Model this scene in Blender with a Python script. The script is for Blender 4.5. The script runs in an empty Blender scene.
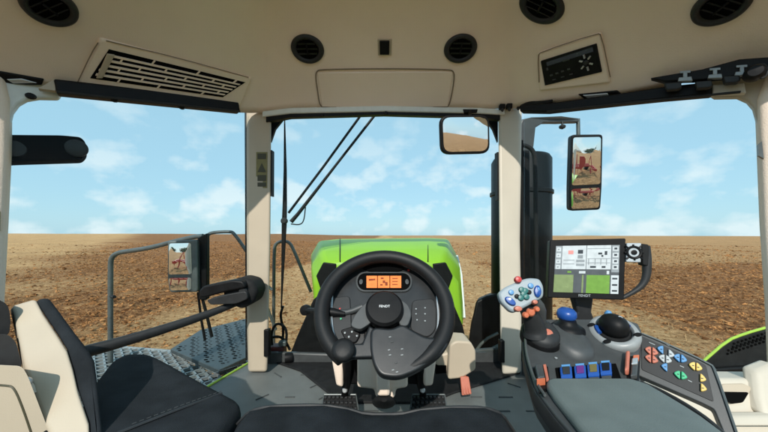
import bpy, bmesh, math, random
import numpy as np
from mathutils import Vector, Matrix, noise
random.seed(7); rng = np.random.default_rng(7)
SC = bpy.context.scene; COL = SC.collection
F, CX, HY, H = 280.0, 384.0, 234.5, 0.85        # focal length in photo pixels, horizon row, eye height over the cab floor
GZ = -1.6                                        # level of the field under the cab floor
CAM = Vector((0, 0, H))
def P(x, y, Y): return Vector(((x-CX)/F*Y, Y, H-(y-HY)/F*Y))
def onZ(x, y, Z): return P(x, y, (H-Z)*F/(y-HY))
def V(*a): return Vector(a)
def W(x): return 2.494/(1+abs(x-CX)/F)           # side walls of the cab open at 45 degrees from the front pillars
def onplane(x, y, p, n):
    d = V((x-CX)/F, 1, -(y-HY)/F); return CAM + d*((p-CAM).dot(n)/d.dot(n))
def interp(x, tab):
    if x <= tab[0][0]: return tab[0][1]
    for (a, u), (b, v) in zip(tab, tab[1:]):
        if x <= b: return u+(v-u)*(x-a)/(b-a)
    return tab[-1][1]
def poly_mid(c): return sum(c, Vector())/len(c)

# ------------------------------------------------------------------ materials
M = {}
def mat(name, col, rough=.5, metal=0, var=.08, scale=30, bump=.1, bscale=400, coat=0, emit=0, spec=.5):
    m = bpy.data.materials.new(name); m.use_nodes = True; nt = m.node_tree; b = nt.nodes['Principled BSDF']
    b.inputs['Roughness'].default_value = rough; b.inputs['Metallic'].default_value = metal
    b.inputs['Specular IOR Level'].default_value = spec
    if coat: b.inputs['Coat Weight'].default_value = coat; b.inputs['Coat Roughness'].default_value = .08
    tc = nt.nodes.new('ShaderNodeTexCoord'); n = nt.nodes.new('ShaderNodeTexNoise'); n.inputs['Scale'].default_value = scale
    n.inputs['Detail'].default_value = 5; nt.links.new(tc.outputs['Object'], n.inputs['Vector'])
    r = nt.nodes.new('ShaderNodeValToRGB'); c = Vector(col)
    r.color_ramp.elements[0].position = .3; r.color_ramp.elements[1].position = .7
    r.color_ramp.elements[0].color = (*(c*(1-var)), 1); r.color_ramp.elements[1].color = (*(c*(1+var)), 1)
    nt.links.new(n.outputs['Fac'], r.inputs['Fac']); nt.links.new(r.outputs['Color'], b.inputs['Base Color'])
    mr = nt.nodes.new('ShaderNodeMapRange'); mr.inputs['To Min'].default_value = max(0, rough-.07); mr.inputs['To Max'].default_value = min(1, rough+.07)
    nt.links.new(n.outputs['Fac'], mr.inputs['Value']); nt.links.new(mr.outputs['Result'], b.inputs['Roughness'])
    if bump:
        n2 = nt.nodes.new('ShaderNodeTexNoise'); n2.inputs['Scale'].default_value = bscale; nt.links.new(tc.outputs['Object'], n2.inputs['Vector'])
        bp = nt.nodes.new('ShaderNodeBump'); bp.inputs['Strength'].default_value = bump; bp.inputs['Distance'].default_value = .002
        nt.links.new(n2.outputs['Fac'], bp.inputs['Height']); nt.links.new(bp.outputs['Normal'], b.inputs['Normal'])
    if emit:
        nt.links.new(r.outputs['Color'], b.inputs['Emission Color']); b.inputs['Emission Strength'].default_value = emit
    M[name] = m; return m
mat('lining', (.87, .725, .60), .8, var=.055, scale=2.2, bump=.5, bscale=260, spec=.3)
mat('beige', (.48, .405, .305), .5, var=.04, scale=6, bump=.15)
mat('cream', (.56, .51, .42), .5, var=.04, scale=6)
mat('white_metal', (.72, .74, .70), .5, var=.05)
mat('black', (.006, .006, .0065), .5, var=.3, bump=0, spec=.2)
mat('grip', (.009, .0095, .010), .5, var=.2, bump=.2, bscale=900, spec=.3); mat('rubber', (.014, .0145, .015), .7, var=.25, spec=.2)
mat('charcoal', (.022, .023, .024), .5, var=.15, bump=.12, bscale=1300, spec=.35)
mat('dash', (.011, .012, .013), .36, var=.15, bump=.1, bscale=1500)
mat('grey_plastic', (.050, .054, .055), .45, var=.12, bump=.12, bscale=1500)
mat('pad', (.12, .145, .138), .6, var=.08, scale=15, bump=.4, bscale=600)
mat('cloth', (.017, .020, .023), .9, var=.35, scale=14, bump=.8, bscale=700, spec=.15)
mat('floor', (.125, .135, .13), .6, var=.12, scale=8, bump=.4, bscale=300)
mat('floor_line', (.06, .066, .066), .7)
mat('silver', (.55, .57, .58), .35, metal=.6, var=.08)
mat('galv', (.30, .325, .33), .45, metal=.3, var=.15, scale=40)
mat('plate', (.062, .075, .08), .45, metal=.2, var=.2, scale=25)
mat('steel', (.10, .115, .115), .4, metal=.3, var=.15)
mat('green', (.26, .50, .025), .45, var=.05, scale=4, bump=.05, coat=.12, spec=.35)
mat('lime', (.35, .55, .06), .5)
mat('blue', (.012, .07, .30), .35); mat('blue_pale', (.09, .26, .50), .4)
mat('red', (.45, .03, .025), .4); mat('dark_red', (.08, .008, .01), .5, var=.3); mat('orange', (.55, .15, .07), .5)
mat('salmon', (.48, .15, .095), .5); mat('yellow', (.72, .5, .14), .5); mat('btn_green', (.05, .42, .20), .5)
mat('teal', (.01, .12, .11), .4); mat('purple', (.10, .02, .16), .4); mat('olive', (.12, .10, .03), .5)
mat('white', (.78, .80, .80), .45, var=.03); mat('ring_grey', (.27, .285, .285), .4); mat('pearl', (.29, .34, .37), .4, var=.04)
mat('sticker', (.20, .17, .06), .5, var=.1); mat('sticker_dark', (.05, .045, .02), .5)
mat('tyre', (.02, .02, .02), .8, var=.3); mat('hole', (.003, .003, .003), .9, bump=0, spec=.05); mat('dark_paint', (.006, .0075, .008), .45, bump=0, spec=.2); mat('seam', (.22, .17, .12), .8); mat('key_white', (.42, .45, .46), .45)
mat('plough_red', (.50, .05, .03), .4, var=.15)
mat('bark', (.10, .07, .05), .9)
def screen(name, col, e):
    mat(name, col, .25, var=.10, scale=60, bump=0, emit=e)
screen('lcd_orange', (.55, .14, .03), .6); screen('lcd_dark', (.16, .03, .005), .3)
screen('lcd_white', (.36, .39, .40), .5); screen('lcd_grey', (.19, .21, .22), .4); screen('lcd_bar', (.06, .065, .07), .3)
screen('lcd_green', (.10, .20, .03), .5); screen('lcd_olive', (.13, .17, .07), .5); screen('lcd_ink', (.03, .035, .04), .2); screen('lcd_red', (.5, .2, .18), .4)

def glass(name, tint, gl):
    m = bpy.data.materials.new(name); m.use_nodes = True; nt = m.node_tree; nt.nodes.clear()
    o = nt.nodes.new('ShaderNodeOutputMaterial'); t = nt.nodes.new('ShaderNodeBsdfTransparent'); t.inputs[0].default_value = (*tint, 1)
    g = nt.nodes.new('ShaderNodeBsdfGlossy'); g.inputs['Roughness'].default_value = .02
    lw = nt.nodes.new('ShaderNodeFresnel'); lw.inputs['IOR'].default_value = 1.35
    mu = nt.nodes.new('ShaderNodeMath'); mu.operation = 'MULTIPLY'; mu.inputs[1].default_value = gl
    mx = nt.nodes.new('ShaderNodeMixShader'); nt.links.new(lw.outputs[0], mu.inputs[0]); nt.links.new(mu.outputs[0], mx.inputs[0])
    nt.links.new(t.outputs[0], mx.inputs[1]); nt.links.new(g.outputs[0], mx.inputs[2]); nt.links.new(mx.outputs[0], o.inputs[0]); M[name] = m
glass('pane', (.97, .99, .98), .2)
mm = bpy.data.materials.new('mirror'); mm.use_nodes = True; b = mm.node_tree.nodes['Principled BSDF']
b.inputs['Metallic'].default_value = 1; b.inputs['Roughness'].default_value = .015; b.inputs['Base Color'].default_value = (.86, .88, .88, 1); M['mirror'] = mm

# ------------------------------------------------------------------ mesh builder
ORG = {}
def tag(o, label=None, cat=None, group=None, kind=None):
    if label: o['label'] = label
    if cat: o['category'] = cat
    if group: o['group'] = group
    if kind: o['kind'] = kind
    return o
def thing(name, loc, label, cat, group=None):
    o = bpy.data.objects.new(name, None); o.empty_display_size = .05; COL.objects.link(o); o.location = loc
    ORG[o.name] = Vector(loc); return tag(o, label, cat, group)
class MB:
    def __init__(s): s.bm = bmesh.new()
    def faces(s, vs, fs):
        v = [s.bm.verts.new(p) for p in vs]
        for f in fs:
            try: s.bm.faces.new([v[i] for i in f])
            except ValueError: pass
        return s
    def prism(s, pts, d):
        n = len(pts); pts = [Vector(p) for p in pts]
        d = [Vector(d)]*n if isinstance(d, Vector) or isinstance(d[0], (int, float)) else list(d)
        vs = pts+[p+Vector(q) for p, q in zip(pts, d)]
        return s.faces(vs, [list(range(n)), list(range(2*n-1, n-1, -1))]+[[i, i+n, (i+1) % n+n, (i+1) % n] for i in range(n)])
    def loft(s, rings, cap=True):
        n = len(rings[0]); vs = [p for r in rings for p in r]; fs = []
        for k in range(len(rings)-1):
            for i in range(n): fs.append([k*n+i, k*n+(i+1) % n, (k+1)*n+(i+1) % n, (k+1)*n+i])
        if cap: fs += [list(range(n-1, -1, -1)), [(len(rings)-1)*n+i for i in range(n)]]
        return s.faces(vs, fs)
    def grid(s, rows):
        n = len(rows[0]); return s.faces([p for r in rows for p in r], [[k*n+i, k*n+i+1, (k+1)*n+i+1, (k+1)*n+i] for k in range(len(rows)-1) for i in range(n-1)])
    def box(s, c, dx, dy, dz, R=None):
        R = R or Matrix.Identity(3); vs = [Vector(c)+R@V(a*dx/2, b*dy/2, e*dz/2) for a in (-1, 1) for b in (-1, 1) for e in (-1, 1)]
        return s.faces(vs, [[0, 1, 3, 2], [4, 6, 7, 5], [0, 4, 5, 1], [2, 3, 7, 6], [0, 2, 6, 4], [1, 5, 7, 3]])
    def tube(s, pts, r, n=10, closed=False, smooth=0, sq=None):
        pts = [Vector(p) for p in pts]
        rr = list(r) if isinstance(r, (list, tuple)) else [r]*len(pts)
        for _ in range(smooth):
            q, w = [], []
            m = len(pts); rg = range(m if closed else m-1)
            if not closed: q.append(pts[0]); w.append(rr[0])
            for i in rg:
                a, b2 = pts[i], pts[(i+1) % m]; ra, rb = rr[i], rr[(i+1) % m]
                q += [a*.75+b2*.25, a*.25+b2*.75]; w += [ra*.75+rb*.25, ra*.25+rb*.75]
            if not closed: q.append(pts[-1]); w.append(rr[-1])
            pts, rr = q, w
        m = len(pts); rings = []; up = None
        for i in range(m):
            a = pts[(i-1) % m] if (closed or i) else pts[i]; c = pts[(i+1) % m] if (closed or i < m-1) else pts[i]
            t = (c-a).normalized()
            if up is None: up = V(0, 0, 1) if abs(t.z) < .9 else V(0, 1, 0)
            x = t.cross(up).normalized(); up = x.cross(t).normalized(); sx, sy = sq or (1, 1)
            rings.append([pts[i]+(x*math.cos(2*math.pi*k/n)*sx+up*math.sin(2*math.pi*k/n)*sy)*rr[i] for k in range(n)])
        if closed: rings.append(rings[0]); return s.loft(rings, cap=False)
        return s.loft(rings)
    def lathe(s, prof, o, ax, n=32, sx=1, sy=1, xdir=None):
        ax = Vector(ax).normalized(); x = (Vector(xdir) if xdir else (ax.orthogonal() if abs(ax.x) > .95 else V(1, 0, 0)))
        x = (x-ax*x.dot(ax)).normalized(); y = ax.cross(x); o = Vector(o)
        return s.loft([[o+ax*h+(x*math.cos(2*math.pi*k/n)*sx+y*math.sin(2*math.pi*k/n)*sy)*max(r, 1e-4) for k in range(n)] for r, h in prof])
    def build(s, name, m, parent=None, bevel=0, seg=2, smooth=True, sub=0, solid=0, angle=40, loc=None):
        bmesh.ops.remove_doubles(s.bm, verts=s.bm.verts, dist=1e-6)
        bmesh.ops.recalc_face_normals(s.bm, faces=s.bm.faces)
        me = bpy.data.meshes.new(name); o = bpy.data.objects.new(name, me); COL.objects.link(o)
        if parent is not None: org = ORG[parent.name]
        elif loc is not None: org = Vector(loc)
        else:
            ps = [v.co for v in s.bm.verts]; org = V(sum(p.x for p in ps)/len(ps), sum(p.y for p in ps)/len(ps), min(p.z for p in ps))
        ORG[o.name] = org
        bmesh.ops.translate(s.bm, verts=s.bm.verts, vec=-org); s.bm.to_mesh(me); s.bm.free()
        if parent is None: o.location = org
        else: o.parent = parent
        me.materials.append(M[m] if isinstance(m, str) else m)
        if smooth:
            for p in me.polygons: p.use_smooth = True
        if solid: md = o.modifiers.new('thickness', 'SOLIDIFY'); md.thickness = solid; md.offset = 0
        if bevel: md = o.modifiers.new('edges', 'BEVEL'); md.width = bevel; md.segments = seg; md.limit_method = 'ANGLE'; md.angle_limit = math.radians(35)
        if sub: md = o.modifiers.new('sub', 'SUBSURF'); md.levels = sub; md.render_levels = sub
        if smooth:
            try: me.set_sharp_from_angle(angle=math.radians(angle))
            except Exception: pass
        return o
def copy_tree(o, parent=None):
    c = o.copy(); COL.objects.link(c); ORG[c.name] = ORG.get(o.name, Vector())
    if parent is not None: c.parent = parent; c.matrix_parent_inverse = o.matrix_parent_inverse.copy()
    for ch in [x for x in o.children]: copy_tree(ch, c)
    return c
def text(name, body, m, parent, center, xdir, ydir, size):
    cu = bpy.data.curves.new(name, 'FONT'); cu.body = body; cu.size = 1; cu.align_x = 'CENTER'; cu.align_y = 'CENTER'; cu.extrude = .02
    t = bpy.data.objects.new(name+'_tmp', cu); COL.objects.link(t)
    me = bpy.data.meshes.new_from_object(t.evaluated_get(bpy.context.evaluated_depsgraph_get())); bpy.data.objects.remove(t); bpy.data.curves.remove(cu)
    x = Vector(xdir).normalized(); z = x.cross(Vector(ydir)).normalized(); y = z.cross(x); c = Vector(center)-ORG[parent.name]
    me.transform(Matrix(((x.x*size, y.x*size, z.x*size, c.x), (x.y*size, y.y*size, z.y*size, c.y), (x.z*size, y.z*size, z.z*size, c.z), (0, 0, 0, 1))))
    me.materials.clear(); me.materials.append(M[m]); o = bpy.data.objects.new(name, me); COL.objects.link(o); o.parent = parent; return o
def rrect(cx, cy, w, h, r, n=5):
    out = []
    for k, (a, b2) in enumerate(((1, 1), (-1, 1), (-1, -1), (1, -1))):
        for i in range(n+1):
            t = math.pi/2*(k+i/n); out.append((cx+a*(w/2-r)+r*math.cos(t), cy+b2*(h/2-r)+r*math.sin(t)))
    return out
def rpoly(pts, r, n=4):
    out = []; m = len(pts)
    for i in range(m):
        p = np.array(pts[i], float); a = np.array(pts[i-1], float); b2 = np.array(pts[(i+1) % m], float)
        da = a-p; db = b2-p; la = np.linalg.norm(da); lb = np.linalg.norm(db); k = min(r, la*.45, lb*.45)
        s0 = p+da/la*k; s1 = p+db/lb*k
        for j in range(n+1):
            t = j/n; q = s0*(1-t)**2+2*p*t*(1-t)+s1*t*t; out.append(tuple(q))
    return out

# ------------------------------------------------------------------ the field and the world
def make_field():
    nr, na = 330, 540
    rs = np.concatenate([[0.01], np.geomspace(2.0, 4000, nr-1)]); an = np.linspace(0, 2*np.pi, na, endpoint=False)
    R, A = np.meshgrid(rs, an, indexing='ij'); X = R*np.sin(A); Y = R*np.cos(A)
    def n2(sc, seed, X=X, Y=Y):
        return np.array([noise.noise(V(x/sc+seed, y/sc-seed, seed)) for x, y in zip(X.ravel(), Y.ravel())]).reshape(X.shape)
    big = n2(90, 3.1); mid = n2(9, 8.4); fine = n2(1.1, 5.2); tiny = n2(.35, 2.2)
    Z = np.full_like(X, GZ)
    Z += np.clip((R-25)/200, 0, 1)*(big*.9)+mid*.06*np.clip(R/10, .3, 3)
    lim = np.clip((R-40)/300, 0, 1)
    Z += lim*np.where(X < 0, 3.0, 0)*np.clip(-X/(R+1e-6)*3, 0, 1)*np.exp(-((R-300)/400)**2)
    Z -= np.clip((R-600)/3400, 0, 1)*12
    edge = n2(6, 1.7)*2.2+n2(1.5, 9.7)*.7
    left = np.clip((X+36+.855*(Y-25)+edge*4)/14, 0, 1)
    right = np.clip((27-Y+edge*1.5)/4, 0, 1)
    side = np.where(X < 0, left, np.clip(right, .40, 1))
    pl = side*np.clip((np.abs(X-.6)-6.6+edge*1.2+np.clip(Y-12, 0, 60)*.03)/1.8, 0, 1)
    pl = np.where(Y < 0, .55, pl)
    Z += (fine*.07+tiny*.035)*np.clip(pl, .15, 1)*np.clip(1.5-R/120, 0, 1)
    Z += .07*np.sin(2*np.pi*(X+.35*edge+.12*Y)/.9)*np.clip(pl, 0, 1)*(R > 4)*np.clip(1.6-R/50, 0, 1)
    vs = np.stack([X, Y, Z], -1).reshape(-1, 3)
    i = np.arange(nr-1)[:, None]*na; j = np.arange(na)[None, :]; j2 = (j+1) % na
    fs = np.stack([i+j, i+na+j, i+na+j2, i+j2], -1).reshape(-1, 4)
    me = bpy.data.meshes.new('field'); me.from_pydata(vs.tolist(), [], fs.tolist()); me.update()
    at = me.attributes.new('ploughed', 'FLOAT', 'POINT'); at.data.foreach_set('value', pl.ravel().astype(np.float32))
    for p in me.polygons: p.use_smooth = True
    o = bpy.data.objects.new('field', me); COL.objects.link(o); tag(o, kind='structure')
    m = bpy.data.materials.new('soil'); m.use_nodes = True; nt = m.node_tree; L = nt.links.new; N = nt.nodes.new; b = nt.nodes['Principled BSDF']
    b.inputs['Roughness'].default_value = .95; b.inputs['Specular IOR Level'].default_value = .15
    a = N('ShaderNodeAttribute'); a.attribute_name = 'ploughed'; g = N('ShaderNodeNewGeometry')
    def nz(sc, det=6, rg=.65):
        n = N('ShaderNodeTexNoise'); n.inputs['Scale'].default_value = sc; n.inputs['Detail'].default_value = det; n.inputs['Roughness'].default_value = rg; L(g.outputs['Position'], n.inputs['Vector']); return n
    def ramp(src, els):
        r = N('ShaderNodeValToRGB'); r.color_ramp.elements.remove(r.color_ramp.elements[1])
        for k, (p, c) in enumerate(els):
            e = r.color_ramp.elements[0] if k == 0 else r.color_ramp.elements.new(p); e.position = p; e.color = (*c, 1)
        L(src, r.inputs['Fac']); return r
    n1 = nz(5.5, 10, .8); n3 = nz(.28, 7, .7); nb = nz(7, 10, .8)
    brown = ramp(n1.outputs['Fac'], [(.38, (.075, .032, .012)), (.46, (.19, .082, .032)), (.54, (.34, .158, .066)), (.62, (.56, .31, .135))])
    tan = ramp(n1.outputs['Fac'], [(.36, (.22, .11, .046)), (.48, (.50, .29, .13)), (.62, (.74, .48, .25))])
    mx = N('ShaderNodeMix'); mx.data_type = 'RGBA'; L(a.outputs['Fac'], mx.inputs['Factor']); L(tan.outputs['Color'], mx.inputs['A']); L(brown.outputs['Color'], mx.inputs['B'])
    m2 = N('ShaderNodeMix'); m2.data_type = 'RGBA'; m2.blend_type = 'MULTIPLY'; m2.inputs['Factor'].default_value = .7
    big2 = ramp(n3.outputs['Fac'], [(.3, (.72, .68, .64)), (.7, (1.3, 1.28, 1.25))]); L(mx.outputs['Result'], m2.inputs['A']); L(big2.outputs['Color'], m2.inputs['B'])
    L(m2.outputs['Result'], b.inputs['Base Color'])
    bp = N('ShaderNodeBump'); bp.inputs['Strength'].default_value = .9; bp.inputs['Distance'].default_value = .12; L(nb.outputs['Fac'], bp.inputs['Height']); L(bp.outputs['Normal'], b.inputs['Normal'])
    me.materials.append(m); return vs, pl, R, A
vs, pl, Rr, Aa = make_field()
_rs = Rr[:, 0]; _na = Rr.shape[1]; _Z = vs[:, 2].reshape(Rr.shape)
def ground_z(x, y):
    r = np.hypot(x, y); a = np.arctan2(x, y) % (2*np.pi); i = np.clip(np.searchsorted(_rs, r)-1, 0, len(_rs)-2); j = (a/(2*np.pi)*_na).astype(int) % _na
    return _Z[i, j], pl[i, j]
def scatter(name, count, rmax, kind, cols):
    a = rng.uniform(-1.15, 1.15, count); r = 3.2*(rmax/3.2)**rng.uniform(0, 1, count)**.85
    x = r*np.sin(a); y = r*np.cos(a); z, p = ground_z(x, y)
    keep = (rng.uniform(0, 1, count) < (np.clip(p, .10, 1) if kind == 'clod' else .75)) & ((np.abs(x) > 1.3) | (y > 5.2)); x, y, z, r = x[keep], y[keep], z[keep], r[keep]; n = len(x)
    if kind == 'clod':
        base = np.array([(1, 0, 0), (-1, 0, 0), (0, 1, 0), (0, -1, 0), (0, 0, 1), (0, 0, -.6)]); tris = np.array([(0, 2, 4), (2, 1, 4), (1, 3, 4), (3, 0, 4), (2, 0, 5), (1, 2, 5), (3, 1, 5), (0, 3, 5)])
        s = rng.lognormal(-4.15, .5, n)*(1+r/26); v = base[None]*s[:, None, None]*rng.uniform(.55, 1.3, (n, 6, 1))*np.array([1.2, 1, .6])
        v += rng.normal(0, .18, (n, 6, 3))*s[:, None, None]
    else:
        base = np.array([(-1, -.05, 0), (1, -.05, 0), (1, .05, .03), (-1, .05, .03)]); tris = np.array([(0, 1, 2), (0, 2, 3)])
        s = rng.uniform(.015, .065, n)*(1+r/45); v = base[None]*s[:, None, None]; v[:, :, 2] += rng.uniform(-.5, .9, (n, 1))*s[:, None]*v[:, :, 0]/s[:, None]*1.0+.02
    t = rng.uniform(0, 2*np.pi, n); c, q = np.cos(t), np.sin(t); vx = v[:, :, 0]*c[:, None]-v[:, :, 1]*q[:, None]; vy = v[:, :, 0]*q[:, None]+v[:, :, 1]*c[:, None]
    v = np.stack([vx+x[:, None], vy+y[:, None], v[:, :, 2]+z[:, None]+(.01 if kind == 'clod' else .03)], -1); k = v.shape[1]
    fs = (tris[None]+np.arange(n)[:, None, None]*k).reshape(-1, 3)
    me = bpy.data.meshes.new(name); me.from_pydata(v.reshape(-1, 3).tolist(), [], fs.tolist()); me.update()
    at = me.attributes.new('tone', 'FLOAT', 'POINT'); at.data.foreach_set('value', np.repeat(rng.uniform(0, 1, n), k).astype(np.float32))
    m = bpy.data.materials.new(name); m.use_nodes = True; nt = m.node_tree; b = nt.nodes['Principled BSDF']; b.inputs['Roughness'].default_value = .95; b.inputs['Specular IOR Level'].default_value = .1
    aa = nt.nodes.new('ShaderNodeAttribute'); aa.attribute_name = 'tone'; rp = nt.nodes.new('ShaderNodeValToRGB')
    rp.color_ramp.elements[0].color = (*cols[0], 1); rp.color_ramp.elements[1].color = (*cols[1], 1); nt.links.new(aa.outputs['Fac'], rp.inputs['Fac']); nt.links.new(rp.outputs['Color'], b.inputs['Base Color'])
    me.materials.append(m); o = bpy.data.objects.new(name, me); COL.objects.link(o); return o
tag(scatter('soil_clods', 230000, 90, 'clod', ((.075, .028, .009), (.47, .22, .085))), 'loose brown clods of earth covering the ploughed field', 'soil', kind='stuff')
tag(scatter('straw', 42000, 60, 'straw', ((.26, .14, .06), (.52, .34, .17))), 'pale chopped straw and stubble lying on the field', 'straw', kind='stuff')

SUN_EL, SUN_AZ = 38.0, 190.0        # azimuth clockwise from straight ahead (+Y): behind the driver
w = bpy.data.worlds.new('World'); SC.world = w; w.use_nodes = True; nt = w.node_tree; bg = nt.nodes['Background']; L = nt.links.new; N = nt.nodes.new
sky = N('ShaderNodeTexSky'); sky.sky_type = 'NISHITA'; sky.sun_disc = False; sky.sun_elevation = math.radians(SUN_EL); sky.sun_rotation = math.radians(SUN_AZ)
sky.air_density = 1.0; sky.dust_density = .6; sky.ozone_density = 1.2
tc = N('ShaderNodeTexCoord'); mp = N('ShaderNodeMapping'); mp.inputs['Scale'].default_value = (1, 1, 1.5); mp.inputs['Location'].default_value = (.35, .1, .0); L(tc.outputs['Generated'], mp.inputs['Vector'])
cn = N('ShaderNodeTexNoise'); cn.inputs['Scale'].default_value = 9; cn.inputs['Detail'].default_value = 7; cn.inputs['Roughness'].default_value = .48; L(mp.outputs['Vector'], cn.inputs['Vector'])
cr = N('ShaderNodeValToRGB'); cr.color_ramp.elements[0].position = .50; cr.color_ramp.elements[0].color = (0, 0, 0, 1); cr.color_ramp.elements[1].position = .64; cr.color_ramp.elements[1].color = (.45, .45, .45, 1); L(cn.outputs['Fac'], cr.inputs['Fac'])
sx = N('ShaderNodeSeparateXYZ'); L(tc.outputs['Generated'], sx.inputs[0])
cmix = N('ShaderNodeMix'); cmix.data_type = 'RGBA'; cmix.inputs['B'].default_value = (6.2, 6.9, 7.2, 1); 
mr2 = N('ShaderNodeMapRange'); mr2.inputs['From Min'].default_value = .10; mr2.inputs['From Max'].default_value = .42; mr2.inputs['To Min'].default_value = 1.6; mr2.inputs['To Max'].default_value = .25; L(sx.outputs['Z'], mr2.inputs['Value'])
cm2 = N('ShaderNodeMath'); cm2.operation = 'MULTIPLY'; cm2.use_clamp = True; L(cr.outputs['Color'], cm2.inputs[0]); L(mr2.outputs['Result'], cm2.inputs[1]); L(cm2.outputs[0], cmix.inputs['Factor'])
pale = N('ShaderNodeMix'); pale.data_type = 'RGBA'; pale.inputs['Factor'].default_value = .8; pale.inputs['B'].default_value = (3.05, 5.2, 6.5, 1); L(sky.outputs['Color'], pale.inputs['A'])
L(pale.outputs['Result'], cmix.inputs['A']); L(cmix.outputs['Result'], bg.inputs['Color']); bg.inputs['Strength'].default_value = .095
sl = bpy.data.lights.new('sun', 'SUN'); sl.energy = 2.7; sl.angle = math.radians(.6); sl.color = (1, .95, .87)
so = bpy.data.objects.new('sun', sl); COL.objects.link(so)
sd = V(math.sin(math.radians(SUN_AZ))*math.cos(math.radians(SUN_EL)), math.cos(math.radians(SUN_AZ))*math.cos(math.radians(SUN_EL)), math.sin(math.radians(SUN_EL)))
so.rotation_euler = sd.to_track_quat('Z', 'Y').to_euler(); so.location = (0, 0, 8)
cam = bpy.data.cameras.new('camera'); co = bpy.data.objects.new('camera', cam); COL.objects.link(co); co.location = CAM; co.rotation_euler = (math.radians(90), 0, 0)
cam.sensor_width = 36; cam.lens = F/768*36; cam.shift_y = (HY-216)/768; cam.clip_start = .02; cam.clip_end = 9000; SC.camera = co
SC.view_settings.view_transform = 'Standard'; SC.view_settings.look = 'None'; SC.view_settings.exposure = 0.6; SC.view_settings.gamma = 1
SC.cycles.max_bounces = 10; SC.cycles.diffuse_bounces = 6

# ------------------------------------------------------------------ cab shell
cab = thing('tractor_cab', (0, 1.6, 0), 'beige tractor cab interior with domed roof lining, pillars and grey floor', 'tractor cab')
YL = [(-200, 40), (-60, 62), (0, 74), (45, 84), (75, 88), (160, 101), (240, 112), (262, 112), (290, 108), (384, 106), (480, 108), (515, 108), (560, 102), (620, 94), (680, 82), (740, 68), (768, 66), (830, 55), (960, 30)]
DL = lambda x: min(1.72, W(x))
def ceil(x, y, off=0):
    yl = interp(x, YL); t = (yl-y)/(yl+160); k = min(1, max(0, (abs(x-CX)-90)/294)); k = k*k*(3-2*k)
    dh = .72*(1-k)+.58*k; Y = DL(x)+(dh-DL(x))*t
    return P(x, y, Y)
def ceil_n(x, y):
    a = ceil(x+3, y)-ceil(x-3, y); b2 = ceil(x, y+3)-ceil(x, y-3); n = a.cross(b2).normalized()
    return n if n.dot(CAM-ceil(x, y)) > 0 else -n
def cp(x, y, off=0): return ceil(x, y)+ceil_n(x, y)*off
rows = []
for j in range(25):
    row = []
    for i in range(81):
        x = -200+1160*i/80; yl = interp(x, YL); row.append(ceil(x, yl-(yl+55)*(j/24)))
    rows.append(row)
MB().grid(rows).build('roof_lining', 'lining', cab, solid=.03, angle=80)
def patch(quad, off, th, nu=16, nv=6, mb=None):          # quad of pixels laid on the lining, th thick
    mb = mb or MB(); a, b2, c, d = [np.array(q, float) for q in quad]; top, bot = [], []
    for j in range(nv+1):
        r1, r2 = [], []
        for i in range(nu+1):
            u, v = i/nu, j/nv; q = (a*(1-u)+b2*u)*(1-v)+(d*(1-u)+c*u)*v
            n = ceil_n(*q); p = ceil(*q); r1.append(p+n*off); r2.append(p+n*(off-th))
        top.append(r1); bot.append(r2)
    mb.grid(top).grid(bot)
    for e1, e2 in ((top[0], bot[0]), (top[-1], bot[-1]), ([r[0] for r in top], [r[0] for r in bot]), ([r[-1] for r in top], [r[-1] for r in bot])): mb.grid([e1, e2])
    return mb
def groove(pts, r, off=.017, closed=True, sm=2): return MB().tube([cp(x, y, off) for x, y in pts], r, 6, closed, sm)
# overhead hatch over the windscreen
hq = rpoly([(316, 70), (454, 69), (449, 106), (321, 107)], 5)
patch([(317.5, 71.5), (452.5, 70.5), (447.5, 106), (322.5, 106.5)], .019, .01).build('overhead_panel', 'lining', cab, bevel=.004)
groove([(316, 76), (317, 70), (322, 68.5), (384, 67.5), (448, 68.5), (453, 70), (454, 76), (452, 90), (449, 104), (446, 107), (324, 107), (320, 104), (318, 90)], .0035).build('panel_groove', 'seam', cab)
# windscreen header and seals
hd = [(262, 112), (290, 108.5), (384, 106.5), (480, 108.5), (505, 110)]
MB().prism([P(x, y-1, 1.70) for x, y in hd]+[P(x, y+4.6, 1.70) for x, y in reversed(hd)], (0, .05, 0)).build('windscreen_header', 'white_metal', cab, bevel=.006)
hs = [(266, 120), (290, 115.5), (384, 112.8), (480, 115.5), (500, 118)]
MB().prism([P(x, y-3.5, 1.71) for x, y in hs]+[P(x, y+1.8, 1.71) for x, y in reversed(hs)], (0, .03, 0)).build('window_seal', 'black', cab)
for sgn, xs in ((1, (270.5, 270.5, 291, 283, 275)), (-1, (498, 498, 477, 486, 493))):
    MB().prism([P(xs[0], 116, 1.78), P(xs[2], 114.5, 1.78), P(xs[3], 119, 1.78), P(xs[4], 129, 1.78), P(xs[1], 142, 1.78)], (0, .02, 0)).build('corner_seal', 'black', cab)
for x, y in ((322, 114.5), (386, 112.5)):
    MB().lathe([(.009, 0), (.012, .004), (.01, .012), (0, .014)], P(x, y+1, 1.71), (0, -1, 0), 12).build('screw_head', 'black', cab)
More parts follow.
